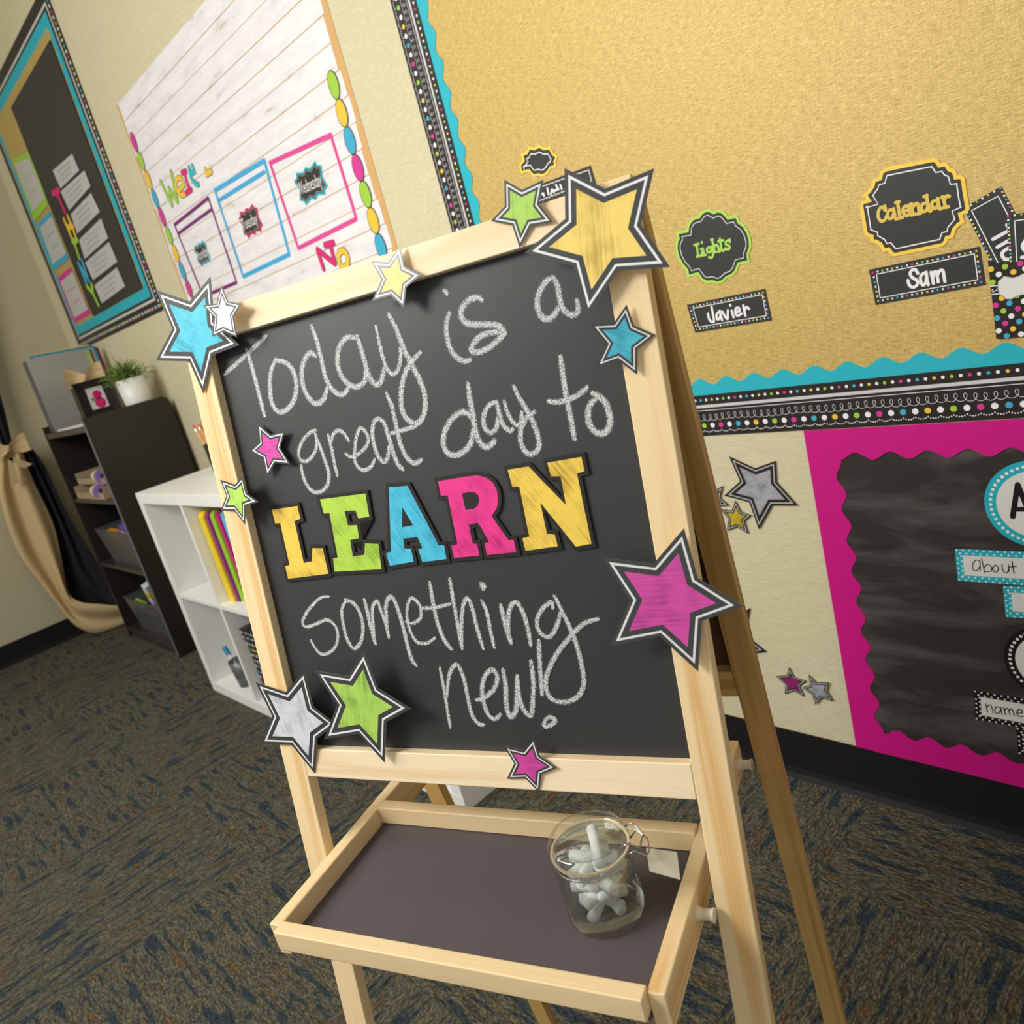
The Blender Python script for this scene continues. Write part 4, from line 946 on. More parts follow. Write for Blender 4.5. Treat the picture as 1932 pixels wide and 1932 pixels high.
star(WALL, regstar((1344, 943), 34, math.atan2(915.4 - 943, 1364.7 - 1344)), .003, 'grey_foil', 'small grey star on the wall, mostly hidden behind the rear leg beside the gold star', GW, base=.001, rs=(.06, .10, .17), **kw)
star(WALL, regstar((1374, 1209.5), 76, math.atan2(1145.9 - 1209.5, 1416.3 - 1374)), .002, 'pink_foil', 'larger star on the wall behind the rear leg with only two tips showing', GW, base=.001, rs=(.05, .075, .15), **kw)
star(WALL, ZW([(721, 1442), (755, 1508), (836, 1535), (790, 1567), (822, 1639), (750, 1600), (692, 1620), (695, 1560), (633, 1502), (703, 1498)]), .002, 'plum_foil', 'small plum star low on the wall touching a grey star', GW, base=.001, rs=(.06, .10, .17), **kw)
star(WALL, ZW([(847, 1489), (893, 1543), (980, 1543), (965, 1600), (1006, 1667), (930, 1645), (892, 1690), (870, 1625), (806, 1578), (855, 1560)]), .004, 'grey_foil', 'small grey star low on the wall touching the plum star', GW, base=.0015, rs=(.06, .10, .17), **kw)

# ---------------------------------------------------------------- poster with whitewashed planks
PO = thing('plank_poster', (-2.3, WY - .003, 1.20), 'whitewashed plank poster with coloured frames and a border of coloured bulbs', 'poster')
PX0, PX1, PZ0 = -2.955, -1.648, 1.19
b = MB()
lp = [(PX0, PZ0), (PX1, PZ0), (PX1, 2.02), (PX0, 2.02)]
b.prism(WALL, lp, .0, .0016, 'plastic_tan')
b.build('paper_edge', PO)
zz = PZ0 + .012; k = 0
cols = ['plastic_yellow']
while zz < 2.0:
    h = .0585; b = MB()
    x0 = PX0 + .016 + .004 * math.sin(k * 2.1); x1 = PX1 - .022 + .006 * math.sin(k * 1.3)
    b.prism(WALL, [(x0, zz + .0012), (x1, zz + .0012), (x1, zz + h - .0012), (x0, zz + h - .0012)], .0016, .0026 + .0003 * (k % 3), 'whitewashed_plank'); b.build('plank', PO); zz += h; k += 1
PL = .0036
def frame(pxs, m, mid, lab, w=.011):
    c = [WALL.uv(p, PL) for p in pxs]; b = MB()
    for i in range(4): b.ribbon(WALL, [c[i], c[(i + 1) % 4]], w, PL + .00005 * i, m, smooth=False)
    if mid is not None: b.ribbon(WALL, [WALL.uv(p, PL) for p in mid], w * .9, PL + .0003, m, smooth=False)
    o = b.build('printed_frame', PO, merge=0); o['label'] = lab
frame(ZZ([(510, 670), (920, 345), (1265, 1370), (870, 1560)]) [:0] or ZZ([(510, 670), (920, 345), (1265, 1370), (860, 1545)]), 'poster_violet', ZZ([(550, 780), (965, 480)]), 'purple hand-drawn frame')
frame(ZZ([(1000, 255), (1600, -30 - 80), (1905, 1030), (1345, 1300)]), 'poster_blue', ZZ([(1040, 380), (1600, 30)]), 'blue hand-drawn frame', .013)
ZY = Z(500, 320, 6.44)
frame(ZY([(60, -80), (800, -420), (1110, 600), (405, 955)]), 'poster_pink', None, 'pink hand-drawn frame', .012)
def word(strokes, m, w, zr, lab):
    b = MB()
    for k, st in enumerate(strokes):
        b.ribbon(WALL, [WALL.uv(p, PL) for p in zr(st)], w * 1.3 + .004, PL + .0004 + .00004 * k, 'bulb_line', smooth=len(st) > 3)
        b.ribbon(WALL, [WALL.uv(p, PL) for p in zr(st)], w * 1.3, PL + .0008 + .00004 * k, m, smooth=len(st) > 3)
    o = b.build('printed_letter', PO, merge=0); o['label'] = lab
word([[(345, 150), (478, 430)], [(478, 430), (445, 230)], [(445, 230), (545, 390)], [(545, 390), (470, 30)]], 'dot_green', .0115, ZZ, 'green letter W')
word([[(562, 255), (625, 175), (590, 105), (540, 120), (528, 210), (575, 305), (640, 300)]], 'dot_yellow', .0115, ZZ, 'yellow letter e')
word([[(600, 40), (650, 20)], [(630, 30), (690, 250)], [(650, 290), (715, 240)]], 'splat_pink', .0115, ZZ, 'pink letter r')
word([[(700, 50), (760, 20), (730, -40)], [(690, -20), (710, 90), (760, 165), (800, 180)]], 'splat_teal', .0115, ZZ, 'blue letter e')
word([[(890, 10), (900, 60)], [(905, 55), (955, 20)]], 'dot_yellow', .012, ZZ, 'yellow letter cut by the picture edge')
word([[(640, 985), (710, 1200)], [(640, 975), (845, 1140)], [(790, 900), (850, 1130)], [(730, 920), (830, 890)]], 'splat_pink', .011, ZY, 'pink letter N')
word([[(950, 985), (905, 1010), (895, 1090), (930, 1180), (985, 1180), (1010, 1110), (990, 1020), (950, 985)]], 'dot_yellow', .012, ZY, 'yellow letter o')
FN = {}
def text_mb(b, s, pl, px0, px1, hh, m, lift):
    """short words set in the built-in font, from photo point px0 towards px1"""
    cu = bpy.data.curves.new('t', 'FONT'); cu.body = s; cu.resolution_u = 2; cu.align_x = 'CENTER'; cu.align_y = 'CENTER'
    o = bpy.data.objects.new('t', cu); COL.objects.link(o); bpy.context.view_layer.update()
    me = bpy.data.meshes.new_from_object(o); w = max(v.co.x for v in me.vertices) - min(v.co.x for v in me.vertices)
    a = V(pl.uv(px0, lift)); c = V(pl.uv(px1, lift)); ex = (c - a).normalized(); ey = V((-ex.y, ex.x)); mid = (a + c) / 2; sx = (c - a).length / w; sy = hh
    for f in me.polygons:
        q = [me.vertices[i].co for i in f.vertices]; b.face([pl.pt(*(mid + ex * (p.x * sx) + ey * (p.y * sy)), lift) for p in q], m)
    bpy.data.objects.remove(o); bpy.data.meshes.remove(me); bpy.data.curves.remove(cu)
def splat(zr, c, w, h, edge, word_, lab, p0, p1):
    u, v = WALL.uv(zr([c])[0], PL); lp = []
    sh = [(-1, -.6), (-.75, -.75), (-.7, -1), (-.25, -.8), (0, -1), (.25, -.8), (.7, -1), (.75, -.75), (1, -.6), (.85, 0), (1, .6), (.75, .75), (.7, 1), (.25, .8), (0, 1), (-.25, .8), (-.7, 1), (-.75, .75), (-1, .6), (-.85, 0)]
    for a, c_ in sh: lp.append((u + a * w, v + c_ * h))
    b = MB(); b.prism(WALL, lp, PL + .0004, PL + .0014, edge); b.poly(WALL, inset(lp, .0045, 1.3), PL + .0016, 'label_black'); b.ribbon(WALL, inset(lp, .0080, 1.3) + [inset(lp, .0080, 1.3)[0]], .0012, PL + .0017, 'card_grey', smooth=False, caps=False)
    text_mb(b, word_, WALL, zr([p0])[0], zr([p1])[0], .046, 'dot_white', PL + .0022)
    o = b.build('day_label', merge=0); tag(o, lab, 'label', 'day labels on the plank poster')
splat(ZZ, (848, 1020), .052, .036, 'splat_teal', 'Monday', 'small teal edged black label reading Monday in the purple frame', (775, 1070), (915, 985))
splat(ZZ, (1435, 630), .064, .040, 'splat_pink', 'Tuesday', 'small pink edged black label reading Tuesday in the blue frame', (1330, 680), (1510, 590))
splat(ZY, (555, 170), .074, .042, 'splat_teal', 'Wednesday', 'small teal edged black label reading Wednesday in the pink frame', (405, 250), (680, 120))
# bulbs
def bulbs(z0, dz, x, n, cyc, rw, rh, dx=0.0):
    for i in range(n):
        z = z0 + i * dz
        if z < PZ0 + .03 or z > 1.98: continue
        b = MB(); u = x + dx * i
        b.prism(WALL, [(u + rw * math.cos(6.2832 * k / 20), z + rh * math.sin(6.2832 * k / 20)) for k in range(20)], .0036, .0050, 'bulb_line')
        b.disc(WALL, u, z, rw * .88, .0051, cyc[i % 4], 20, rh * .92); b.build('bulb', PO)
za = WALL.uv(ZZ([(200, 130)])[0]); zb = WALL.uv(ZZ([(695, 1450)])[0]); dz = (zb[1] - za[1]) / 6
CC = ['dot_yellow', 'dot_blue', 'dot_pink', 'dot_green']
bulbs(za[1] - 2 * dz * 1, dz, za[0], 11, ['dot_pink', 'dot_green'] + ['dot_yellow', 'dot_blue'], .021, abs(dz) * .52, (zb[0] - za[0]) / 6)
zc = WALL.uv(ZY([(1240, 300)])[0]); zd = WALL.uv(ZY([(1330, 620)])[0]); dz2 = zd[1] - zc[1]
bulbs(zc[1] - 4 * dz2, dz2, zc[0], 9, ['dot_green', 'dot_yellow', 'dot_blue', 'dot_pink'], .022, abs(dz2) * .52)

# ---------------------------------------------------------------- far left board
FB = thing('display_board', (-3.8, WY - .002, 1.36), 'display board with gold centre and teal edge, at the far left of the wall', 'board')
b = MB(); b.prism(WALL, [(-4.39, 1.36), (-3.19, 1.36), (-3.19, 2.50), (-4.39, 2.50)], .0006, .0012, 'black_print'); b.build('dotted_edge', FB)
b = MB(); b.prism(WALL, [(-4.34, 1.405), (-3.235, 1.405), (-3.235, 2.46), (-4.34, 2.46)], .0012, .0020, 'silver_band'); 
b.prism(WALL, [(-4.33, 1.415), (-3.245, 1.415), (-3.245, 2.45), (-4.33, 2.45)], .0020, .0026, 'black_print'); b.build('silver_line', FB)
b = MB(); b.prism(WALL, [(-4.325, 1.425), (-3.262, 1.425), (-3.262, 2.44), (-4.325, 2.44)], .0026, .0034, 'teal_card'); b.build('teal_edge', FB)
n = 21; lp = []
def zig(x0, y0, x1, y1, n, nx, ny):
    o = []
    for i in range(n * 2):
        t = i / (n * 2.0); a = .006 if i % 2 else -.006; o.append((x0 + (x1 - x0) * t + nx * a, y0 + (y1 - y0) * t + ny * a))
    return o
lp = zig(-4.29, 1.465, -3.298, 1.465, 20, 0, 1) + zig(-3.298, 1.465, -3.298, 2.40, 18, 1, 0) + zig(-3.298, 2.40, -4.29, 2.40, 20, 0, 1) + zig(-4.29, 2.40, -4.29, 1.465, 18, 1, 0)
b = MB(); b.prism(WALL, lp, .0034, .0040, 'gold_paper'); b.build('gold_centre', FB)
b = MB()
for i in range(60):
    b.disc(WALL, -4.37 + i * .0198, 1.382, .0062, .0014, CY[i % 8], 8); b.disc(WALL, -3.212, 1.40 + i * .0185, .0062, .0014, CY[i % 8], 8)
b.build('printed_dots', FB, merge=0)
ZX = Z(0, 320, 6.04)
b = MB(); c = [WALL.uv(p, .010) for p in ZX([(1060, 1680), (1610, 1340)])]
xl, xr, zl = c[0][0], c[1][0], (c[0][1] + c[1][1]) / 2
b.prism(WALL, [(xl, zl), (xr, zl), (xr, 2.36), (xl, 2.36)], .0042, .0100, 'label_black')
o = b.build('pocket_chart'); tag(o, 'dark pocket chart of white cards on the far left board', 'chart')
def wcard(pts, m, lift, nm, lab, cat, grp, inner=None, lines=0, inkm='grey_text', innerm='card_grey'):
    c = [WALL.uv(p, lift) for p in ZX(pts)]; b = MB(); b.prism(WALL, c, lift - .0008, lift, m)
    base = c
    if inner:
        base = [WALL.uv(p, lift) for p in ZX(inner)]; b.poly(WALL, base, lift + .0002, innerm)
    for k in range(lines):
        t = (k + 1) / (lines + 1.0); p0 = bil(base, .18 + .05 * (k % 2), t); p1 = bil(base, .82 - .06 * (k % 3), t)
        n = 14; pts2 = [(p0[0] + (p1[0] - p0[0]) * i / n, p0[1] + (p1[1] - p0[1]) * i / n + .004 * (1 if i % 2 else -1)) for i in range(n + 1)]
        b.ribbon(WALL, pts2, .003, lift + .0004, inkm, smooth=False)
    o = b.build(nm, merge=0); return tag(o, lab, cat, grp)
GC = 'white cards in the pocket chart'
cards = [[(600, 10), (690, 215), (900, 10), (820, -180)], [(690, 250), (790, 465), (1030, 190), (960, 10)], [(805, 510), (880, 730), (1135, 480), (1035, 265)], [(900, 800), (965, 1020), (1230, 780), (1150, 555)],
         [(970, 1060), (1060, 1260), (1335, 1050), (1240, 825)], [(1075, 1320), (1160, 1525), (1425, 1330), (1330, 1115)]]
ords = ['white pocket chart card cut by the top of the photograph', 'second white pocket chart card from the top', 'third white pocket chart card from the top', 'third white pocket chart card from the bottom', 'second white pocket chart card from the bottom', 'lowest white card in the pocket chart']
for c, lb in zip(cards, ords):
    c = [c[0], c[3], c[2], c[1]]
    wcard(c, 'card_grey', .0125, 'chart_card', lb, 'card', GC, lines=3)
GD = 'framed cards at the left of the far board'
wcard([(140, -120), (360, -220), (545, 400), (390, 600)], 'dot_green', .0065, 'framed_card', 'green framed card at the top left of the far board', 'card', GD, [(165, -60), (330, -140), (510, 320), (375, 480)], 2, 'dot_green')
wcard([(425, 625), (565, 470), (780, 1020), (615, 1150)], 'dot_blue', .0065, 'framed_card', 'blue framed card in the middle of the far board left column', 'card', GD, [(455, 660), (590, 530), (755, 950), (600, 1080)], 2, 'dot_blue')
wcard([(655, 1235), (800, 1110), (1030, 1640), (850, 1750)], 'dot_pink', .0065, 'framed_card', 'pink framed card at the bottom of the far board left column', 'card', GD, [(690, 1280), (830, 1160), (1000, 1590), (850, 1690)], 2, 'splat_pink')
def fletter(sts, m, lab):
    b = MB()
    for k, st in enumerate(sts): b.ribbon(WALL, [WALL.uv(p, .0125) for p in ZX(st)], .024, .0125 + .0001 * k, m, smooth=False)
    c = b.build('chart_letter', merge=0); tag(c, lab, 'letter', 'coloured letters down the pocket chart')
fletter([[(600, 275), (670, 235)], [(640, 255), (740, 480)]], 'splat_pink', 'pink letter in the pocket chart')
fletter([[(730, 570), (810, 760)], [(775, 540), (855, 740)], [(770, 660), (830, 640)]], 'dot_yellow', 'yellow letter in the pocket chart')
fletter([[(840, 810), (900, 1000)], [(825, 820), (880, 800)]], 'dot_green', 'upper green letter in the pocket chart')
fletter([[(895, 1070), (980, 1280)], [(895, 1070), (1010, 1260)], [(935, 1040), (1010, 1260)]], 'dot_blue', 'blue letter in the pocket chart')
fletter([[(990, 1330), (1060, 1410)], [(1045, 1310), (1060, 1410)], [(1060, 1410), (1120, 1540)]], 'dot_green', 'lower green letter in the pocket chart')

# ---------------------------------------------------------------- white cube shelf
CX0, CX1, CY0, CY1, CZ = -2.893, -1.41, .809, 1.2, .770
sh = thing('cube_shelf', ((CX0 + CX1) / 2, 1.0, 0), 'low white eight-cube storage shelf against the wall behind the easel', 'shelf')
def wb(nm, x0, x1, y0, y1, z0, z1, m='white_laminate', par=None, bev=.0012):
    b = MB(); b.box(((x0 + x1) / 2, (y0 + y1) / 2, (z0 + z1) / 2), ((x1 - x0) / 2, (y1 - y0) / 2, (z1 - z0) / 2), m); return b.build(nm, par, bevel=bev)
T = .038; t = .016
wb('top_panel', CX0, CX1, CY0, CY1, CZ - T, CZ, par=sh); wb('bottom_panel', CX0, CX1, CY0, CY1, .0, T, par=sh)
wb('side_panel', CX0, CX0 + T, CY0, CY1, T, CZ - T, par=sh)
sp = wb('side_panel', CX1 - T, CX1, CY0, CY1, T, CZ - T, par=sh)
b = MB(); b.lathe((CX1 + .0003, CY0 + .085, .058), [(0, 0), (.0085, 0), (.0085, .0004), (0, .0004)], 'ink_black', 16, V((1, 0, 0))); b.build('screw_hole', sh)
cw_ = (CX1 - CX0 - 2 * T - 3 * t) / 4
for i in range(1, 4):
    x = CX0 + T + i * cw_ + (i - 1) * t; wb('divider', x, x + t, CY0 + .002, CY1, T, CZ - T, par=sh)
zm = (T + (CZ - T)) / 2
for i in range(4):
    x = CX0 + T + i * (cw_ + t); wb('middle_shelf', x, x + cw_, CY0 + .002, CY1, zm - t / 2, zm + t / 2, par=sh)
x0 = CX0 + T + cw_ + t
fcol = ['yellow', 'purple', 'green', 'magenta', 'blue', 'white']
for i, c in enumerate(fcol):
    m = 'plastic_' + c; fw = (.044, .018, .028, .018, .026, .030)[i]; xx = x0 + .006 + sum((.044, .018, .028, .018, .026, .030)[:i]) + .003 * i; b = MB(); zb = zm + t / 2 + .001; h = .302; y0 = CY0 + .035 + .006 * i; w = .012
    pf = Plane((xx, 0, 0), (0, 1, 0), (0, 0, 1), (1, 0, 0))
    lp = [(y0, zb), (y0 + .235, zb), (y0 + .235, zb + h), (y0 + .012, zb + h), (y0, zb + h - .014)]
    b.prism(pf, lp, .0, fw, m); b.poly(pf, inset(lp, .012), fw + .0002, 'plastic_white' if i > 0 else m)
    o = b.build('folder', bevel=0); tag(o, {'yellow': 'yellow folder leaning next to the cube divider', 'purple': 'purple edged folder between the yellow and green ones', 'green': 'lime green folder in the white cube shelf', 'magenta': 'magenta folder in the white cube shelf',
        'blue': 'light blue folder in the white cube shelf', 'white': 'white folder at the right end of the folder row'}[c], 'folder', 'coloured folders in the cube shelf')
# cup with marker in lower left cube
cux, cuy = -2.685, .868
cup = thing('pencil_cup', (cux, cuy, T), 'grey cup holding a blue capped marker in the lower left cube', 'cup')
b = MB(); b.lathe((cux, cuy, T), [(0, 0), (.030, 0), (.040, .098), (.038, .098), (.0285, .003), (0, .003)], 'file_shadow', 24); b.build('cup_body', cup, smooth=True)
b = MB(); b.tube([(cux, cuy, T + .006), (cux - .055, cuy - .01, T + .110)], .006, 'plastic_white', 12); b.tube([(cux - .055, cuy - .01, T + .110), (cux - .070, cuy - .012, T + .138)], .0085, 'plastic_deepblue', 12); tag(b.build('marker'), 'white marker with a blue cap standing in the grey cup', 'marker')
b = MB(); b.tube([(cux + .01, cuy + .01, T + .006), (cux - .022, cuy + .01, T + .135)], .004, 'plastic_lilac', 10); tag(b.build('pen'), 'thin lilac pen in the grey cup', 'pen')
# polka dot box
px0 = CX0 + T + cw_ + t + .035
bxm = MB(); bxm.box((px0 + .13, .965, T + .001 + .115), (.125, .13, .115), 'black_print'); bxm.box((px0 + .13, .965, T + .247), (.130, .135, .020), 'black_print')
pf = Plane((0, .835, 0), (1, 0, 0), (0, 0, 1), (0, -1, 0)); k = 0
for i in range(14):
    for j in range(11):
        u = px0 + .012 + i * .018 + (.009 if j % 2 else 0); w = T + .012 + j * .020
        if u < px0 + .25: bxm.disc(pf, u, w, .0048, .0003, CY[(i * 3 + j * 5) % 8], 8)
    u = px0 + .008 + i * .018
    for w in (T + .238, T + .256): bxm.disc(Plane((0, .830, 0), (1, 0, 0), (0, 0, 1), (0, -1, 0)), u, w, .0045, .0003, CY[(i * 5 + 2) % 8], 8)
tag(bxm.build('storage_box', merge=0), 'black box with coloured polka dots in the lower cube', 'box')
# pencils in a cup on top of the white shelf
pc = yat((384, 830), 1.06)
cupb = MB(); pcx, pcy = -2.72, 1.06
cupb.lathe((pcx, pcy, CZ), [(0, 0), (.032, 0), (.034, .095), (.032, .095), (.030, .003), (0, .003)], 'black_laminate', 24)
tag(cupb.build('pencil_cup', smooth=True), 'black cup of pencils on top of the white cube shelf', 'cup')
tip = yat((371, 803), 1.06)
for i in range(5):
    a = i * 1.25; tp = V((tip.x + .013 * math.cos(a), tip.y + .012 * math.sin(a), tip.z + .004 * math.sin(a * 2)))
    bt = V((pcx + .012 * math.cos(a), pcy + .012 * math.sin(a), CZ + .004)); d = (tp - bt).normalized(); ln = (tp - bt).length
    p = thing('pencil', bt, ['orange pencil with a red eraser, leaning left in the black cup'][0], 'pencil', 'pencils in the black cup')
    b = MB(); b.tube([bt, bt + d * (ln - .018)], .0036, 'plastic_orange', 6); b.build('shaft', p)
    b = MB(); b.tube([bt + d * (ln - .018), bt + d * (ln - .009)], .0038, 'steel', 10); b.build('ferrule', p)
    b = MB(); b.tube([bt + d * (ln - .009), bt + d * ln], .0036, 'plastic_red', 10); b.build('eraser', p)

# ---------------------------------------------------------------- black shelf
BX0, BX1, BY0, BY1, BZ = -4.10, -3.42, .879, 1.222, 1.050
bs = thing('black_bookcase', (-3.76, 1.05, 0), 'black open bookcase in the corner with bins on its shelves', 'bookcase')
pf = Plane((BX1, 0, 0), (0, 1, 0), (0, 0, 1), (1, 0, 0))
for x in (BX1 - .018, BX0):
    pf = Plane((x, 0, 0), (0, 1, 0), (0, 0, 1), (1, 0, 0)); b = MB()
    b.prism(pf, [(BY0, 0), (BY1, 0), (BY1, BZ - .03), (BY1 - .008, BZ - .008), (BY1 - .03, BZ), (BY0, BZ)], 0, .018, 'black_laminate'); b.build('side_panel', bs, bevel=.001)
wb('front_edge_sheen', BX1 - .0185, BX1 - .0005, BY0 - .002, BY0 - .0002, .01, BZ - .01, 'edge_sheen', bs, 0)  # thin strip added to carry the painted sheen of the panel edge
wb('top_panel', BX0 + .018, BX1 - .018, BY0 + .002, BY1, BZ - .055, BZ - .030, 'shelf_dark', bs)
for z in (.690, .372, .03):
    wb('shelf_board', BX0 + .018, BX1 - .018, BY0 + .004, BY1, z, z + .018, 'shelf_dark', bs)
wb('kick_board', BX0 + .018, BX1 - .018, BY0 + .01, BY0 + .024, 0, .03, 'shelf_dark', bs)
wb('back_panel', BX0 + .018, BX1 - .018, BY1 - .006, BY1, .05, BZ - .055, 'black_laminate', bs, 0)
# papers on the top
pr = MB(); pr.box((-3.66, .955, BZ - .026), (.20, .074, .003), 'white_print'); tag(pr.build('paper_stack'), 'thin stack of white paper lying on the front of the black bookcase', 'paper')
# magazine files
ZF = BZ - .0295
GF = 'silver magazine files on the black bookcase'
for i, x in enumerate((-4.005, -4.031, -4.057)):
    y0 = .905 - .0 * i; pf = Plane((x - .024, 0, 0), (0, 1, 0), (0, 0, 1), (1, 0, 0)); b = MB()
    lp = [(y0, ZF), (y0 + .175, ZF), (y0 + .185, ZF + .205), (y0 + .17, ZF + .235), (y0 + .12, ZF + .300), (y0 + .09, ZF + .318), (y0, ZF + .322)]
    b.prism(pf, lp, 0, .0008, 'file_silver'); b.prism(pf, lp, .0232, .024, 'file_silver')
    b.box((x - .012, y0 + .0006, ZF + .161), (.0115, .0006, .160), 'file_shadow'); b.box((x - .012, y0 + .088, ZF + .0006), (.0115, .087, .0006), 'file_silver')
    tag(b.build('magazine_file'), ['silver magazine file nearest to the plant, its broad side showing', 'silver magazine file in the middle of the three', 'silver magazine file nearest to the corner of the room'][i], 'file', GF)
for i, (c, y1, z1) in enumerate((('deepblue', 1.196, 1.347), ('yellow', 1.185, 1.353), ('maroon', 1.212, 1.340))):
    x = -4.0105 - .0045 * i; pf = Plane((x, 0, 0), (0, 1, 0), (0, 0, 1), (1, 0, 0)); b = MB()
    lp = [(.925, ZF + .003), (y1, ZF + .003), (y1, z1 - .012), (y1 - .012, z1), (.925, z1 + .012 - .003 * i)]
    b.prism(pf, lp, 0, .003, 'plastic_' + c); b.poly(pf, inset(lp, .010), .0032, 'file_silver' if c == 'deepblue' else 'plastic_' + c)
    if c == 'deepblue':
        b.poly(pf, [(y1 - .042, ZF + .02), (y1 - .032, ZF + .02), (y1 - .032, z1 - .018), (y1 - .042, z1 - .018)], .0034, 'plastic_green'); b.poly(pf, [(y1 - .028, ZF + .02), (y1 - .018, ZF + .02), (y1 - .018, z1 - .018), (y1 - .028, z1 - .018)], .0034, 'plastic_maroon')
    tag(b.build('folder'), {'deepblue': 'grey folder with a blue edge sticking out of the magazine file', 'yellow': 'yellow folder sticking out of the magazine file', 'maroon': 'maroon folder at the back of the magazine file'}[c], 'folder', 'folders in the magazine files')
# shadow box with bow
zb = BZ - .0285
sb = thing('shadow_box', (-3.58, .99, zb), 'black shadow box frame with a pink picture and a burlap bow on top', 'picture frame')
pf = Plane((-3.60, 0, 0), (0, 1, 0), (0, 0, 1), (1, 0, 0))
b = MB(); y0, y1, z0, z1 = .925, 1.070, zb, zb + .165
out = [(y0, z0), (y1, z0), (y1, z1), (y0, z1)]; inn = [(y0 + .048, z0 + .048), (y1 - .030, z0 + .048), (y1 - .030, z1 - .030), (y0 + .048, z1 - .030)]
for i in range(4):
    j = (i + 1) % 4; b.face([pf.pt(*out[i], .055), pf.pt(*out[j], .055), pf.pt(*inn[j], .012), pf.pt(*inn[i], .012)], 'black_laminate'); b.face([pf.pt(*out[j], .055), pf.pt(*out[i], .055), pf.pt(*out[i], 0), pf.pt(*out[j], 0)], 'black_laminate')
b.face([pf.pt(*q, 0) for q in out[::-1]], 'black_laminate'); b.build('frame', sb)
b = MB(); b.poly(pf, inn, .0122, 'white_print'); cy, cz = (inn[0][0] + inn[1][0]) / 2, (inn[0][1] + inn[2][1]) / 2
b.disc(pf, cy + .004, cz + .012, .018, .0126, 'plastic_magenta', 16); b.disc(pf, cy + .006, cz - .022, .022, .0126, 'splat_pink', 16); b.disc(pf, cy - .016, cz - .004, .009, .0128, 'leaf_light', 10); b.build('picture', sb)
def bow(par, c, ax, up, s, nm='bow', m='burlap_cloth'):
    b = MB(); c = V(c); nrm = ax.cross(up).normalized()
    for sg in (-1, 1):
        n = 8; rows = []
        for i in range(n + 1):
            t = i / n; w = s * (.10 + .42 * math.sin(min(1, t * 1.25) * 1.5708)); bul = s * .22 * math.sin(t * 3.14159)
            row = []
            for j in range(9):
                v = j / 8.0 * 2 - 1; row.append(c + ax * (sg * t * s) + up * (w * v + .10 * s * t) + nrm * (-bul * (1 - v * v * .6) - .03 * s * math.sin(v * 9)))
            rows.append(row)
        for i in range(n):
            for j in range(8):
                q = [rows[i][j], rows[i + 1][j], rows[i + 1][j + 1], rows[i][j + 1]]; b.face(q, m); b.face([p + nrm * (.03 * s) for p in q[::-1]], m)
    b.box(c - nrm * (.1 * s), (.12 * s, .12 * s, .18 * s), m, [ax, nrm, up])
    return b.build(nm, par, smooth=True)
bow(sb, pf.pt(.985, zb + .182, .040), V((0, 1, 0)), V((0, 0, 1)), .075)
# potted plant
pt_ = thing('potted_plant', (-3.495, 1.128, zb), 'small green leafy plant in a white pot on the black bookcase', 'plant')
pz = BZ - .0295
b = MB(); b.lathe((-3.495, 1.128, pz), [(0, 0), (.049, 0), (.051, .003), (.062, .132), (.059, .132), (.056, .112), (0, .112)], 'pot_white', 40); b.build('pot', pt_, smooth=True)
b = MB(); b.lathe((-3.495, 1.128, pz + .1125), [(.056, 0), (.03, .004), (0, .005)], 'soil', 24); b.build('soil', pt_)
b = MB(); rnd = random.Random(3); top = V((-3.495, 1.118, pz + .118))
stems = MB()
for i in range(190):
    a = rnd.uniform(0, 6.283); el = rnd.uniform(.15, 1.45); ln = rnd.uniform(.05, .105) * (1.25 if rnd.random() > .9 else 1)
    d = V((math.cos(a) * math.cos(el) * .75, math.sin(a) * math.cos(el), math.sin(el) * .85))
    pts = [top + V((d.x * .03, d.y * .03, 0)), top + d * ln * .6 + V((0, 0, .012)), top + d * ln * 1.15 + V((0, 0, .005 - .018 * (1.4 - el)))]
    stems.tube(pts, .0007, 'leaf_green', 3)
    for k in range(11):
        t = .25 + .75 * k / 10; p = pts[0].lerp(pts[1], min(1, t * 2)) if t < .5 else pts[1].lerp(pts[2], t * 2 - 1)
        dd = V((rnd.uniform(-1, 1), rnd.uniform(-1, 1), rnd.uniform(-.3, .9))).normalized(); sd = dd.cross(V((rnd.uniform(-1, 1), rnd.uniform(-1, 1), 1))).normalized(); l = rnd.uniform(.007, .012)
        b.face([p, p + dd * l * .5 + sd * l * .22, p + dd * l, p + dd * l * .5 - sd * l * .22], 'leaf_light' if (ln > .075 or rnd.random() > .88) else 'leaf_green')
o = b.build('leaf', pt_, merge=0); o['kind'] = 'stuff'; o = stems.build('stem', pt_, merge=0); o['kind'] = 'stuff'
# organiser with tape rolls on the upper shelf
og = thing('desk_organizer', (-3.80, 1.0, .708), 'beige two-tier plastic tray on the upper shelf of the black bookcase', 'tray')
def tier(z, y0, h):
    wb('tray_base', -4.03, -3.60, y0, 1.16, z, z + .004, 'beige_plastic', og, 0); wb('tray_side', -4.03, -4.025, y0, 1.16, z + .004, z + h, 'beige_plastic', og, 0)
    wb('tray_front', -4.025, -3.60, y0, y0 + .005, z + .004, z + h * .5, 'beige_plastic', og, 0); wb('tray_side', -3.605, -3.60, y0 + .005, 1.16, z + .004, z + h, 'beige_plastic', og, 0); wb('tray_back', -4.025, -3.605, 1.155, 1.16, z + .004, z + h, 'beige_plastic', og, 0)
tier(.7085, .890, .055); tier(.768, .915, .050)
wb('post', -4.03, -4.02, 1.15, 1.16, .763, .768, 'beige_plastic', og, 0)
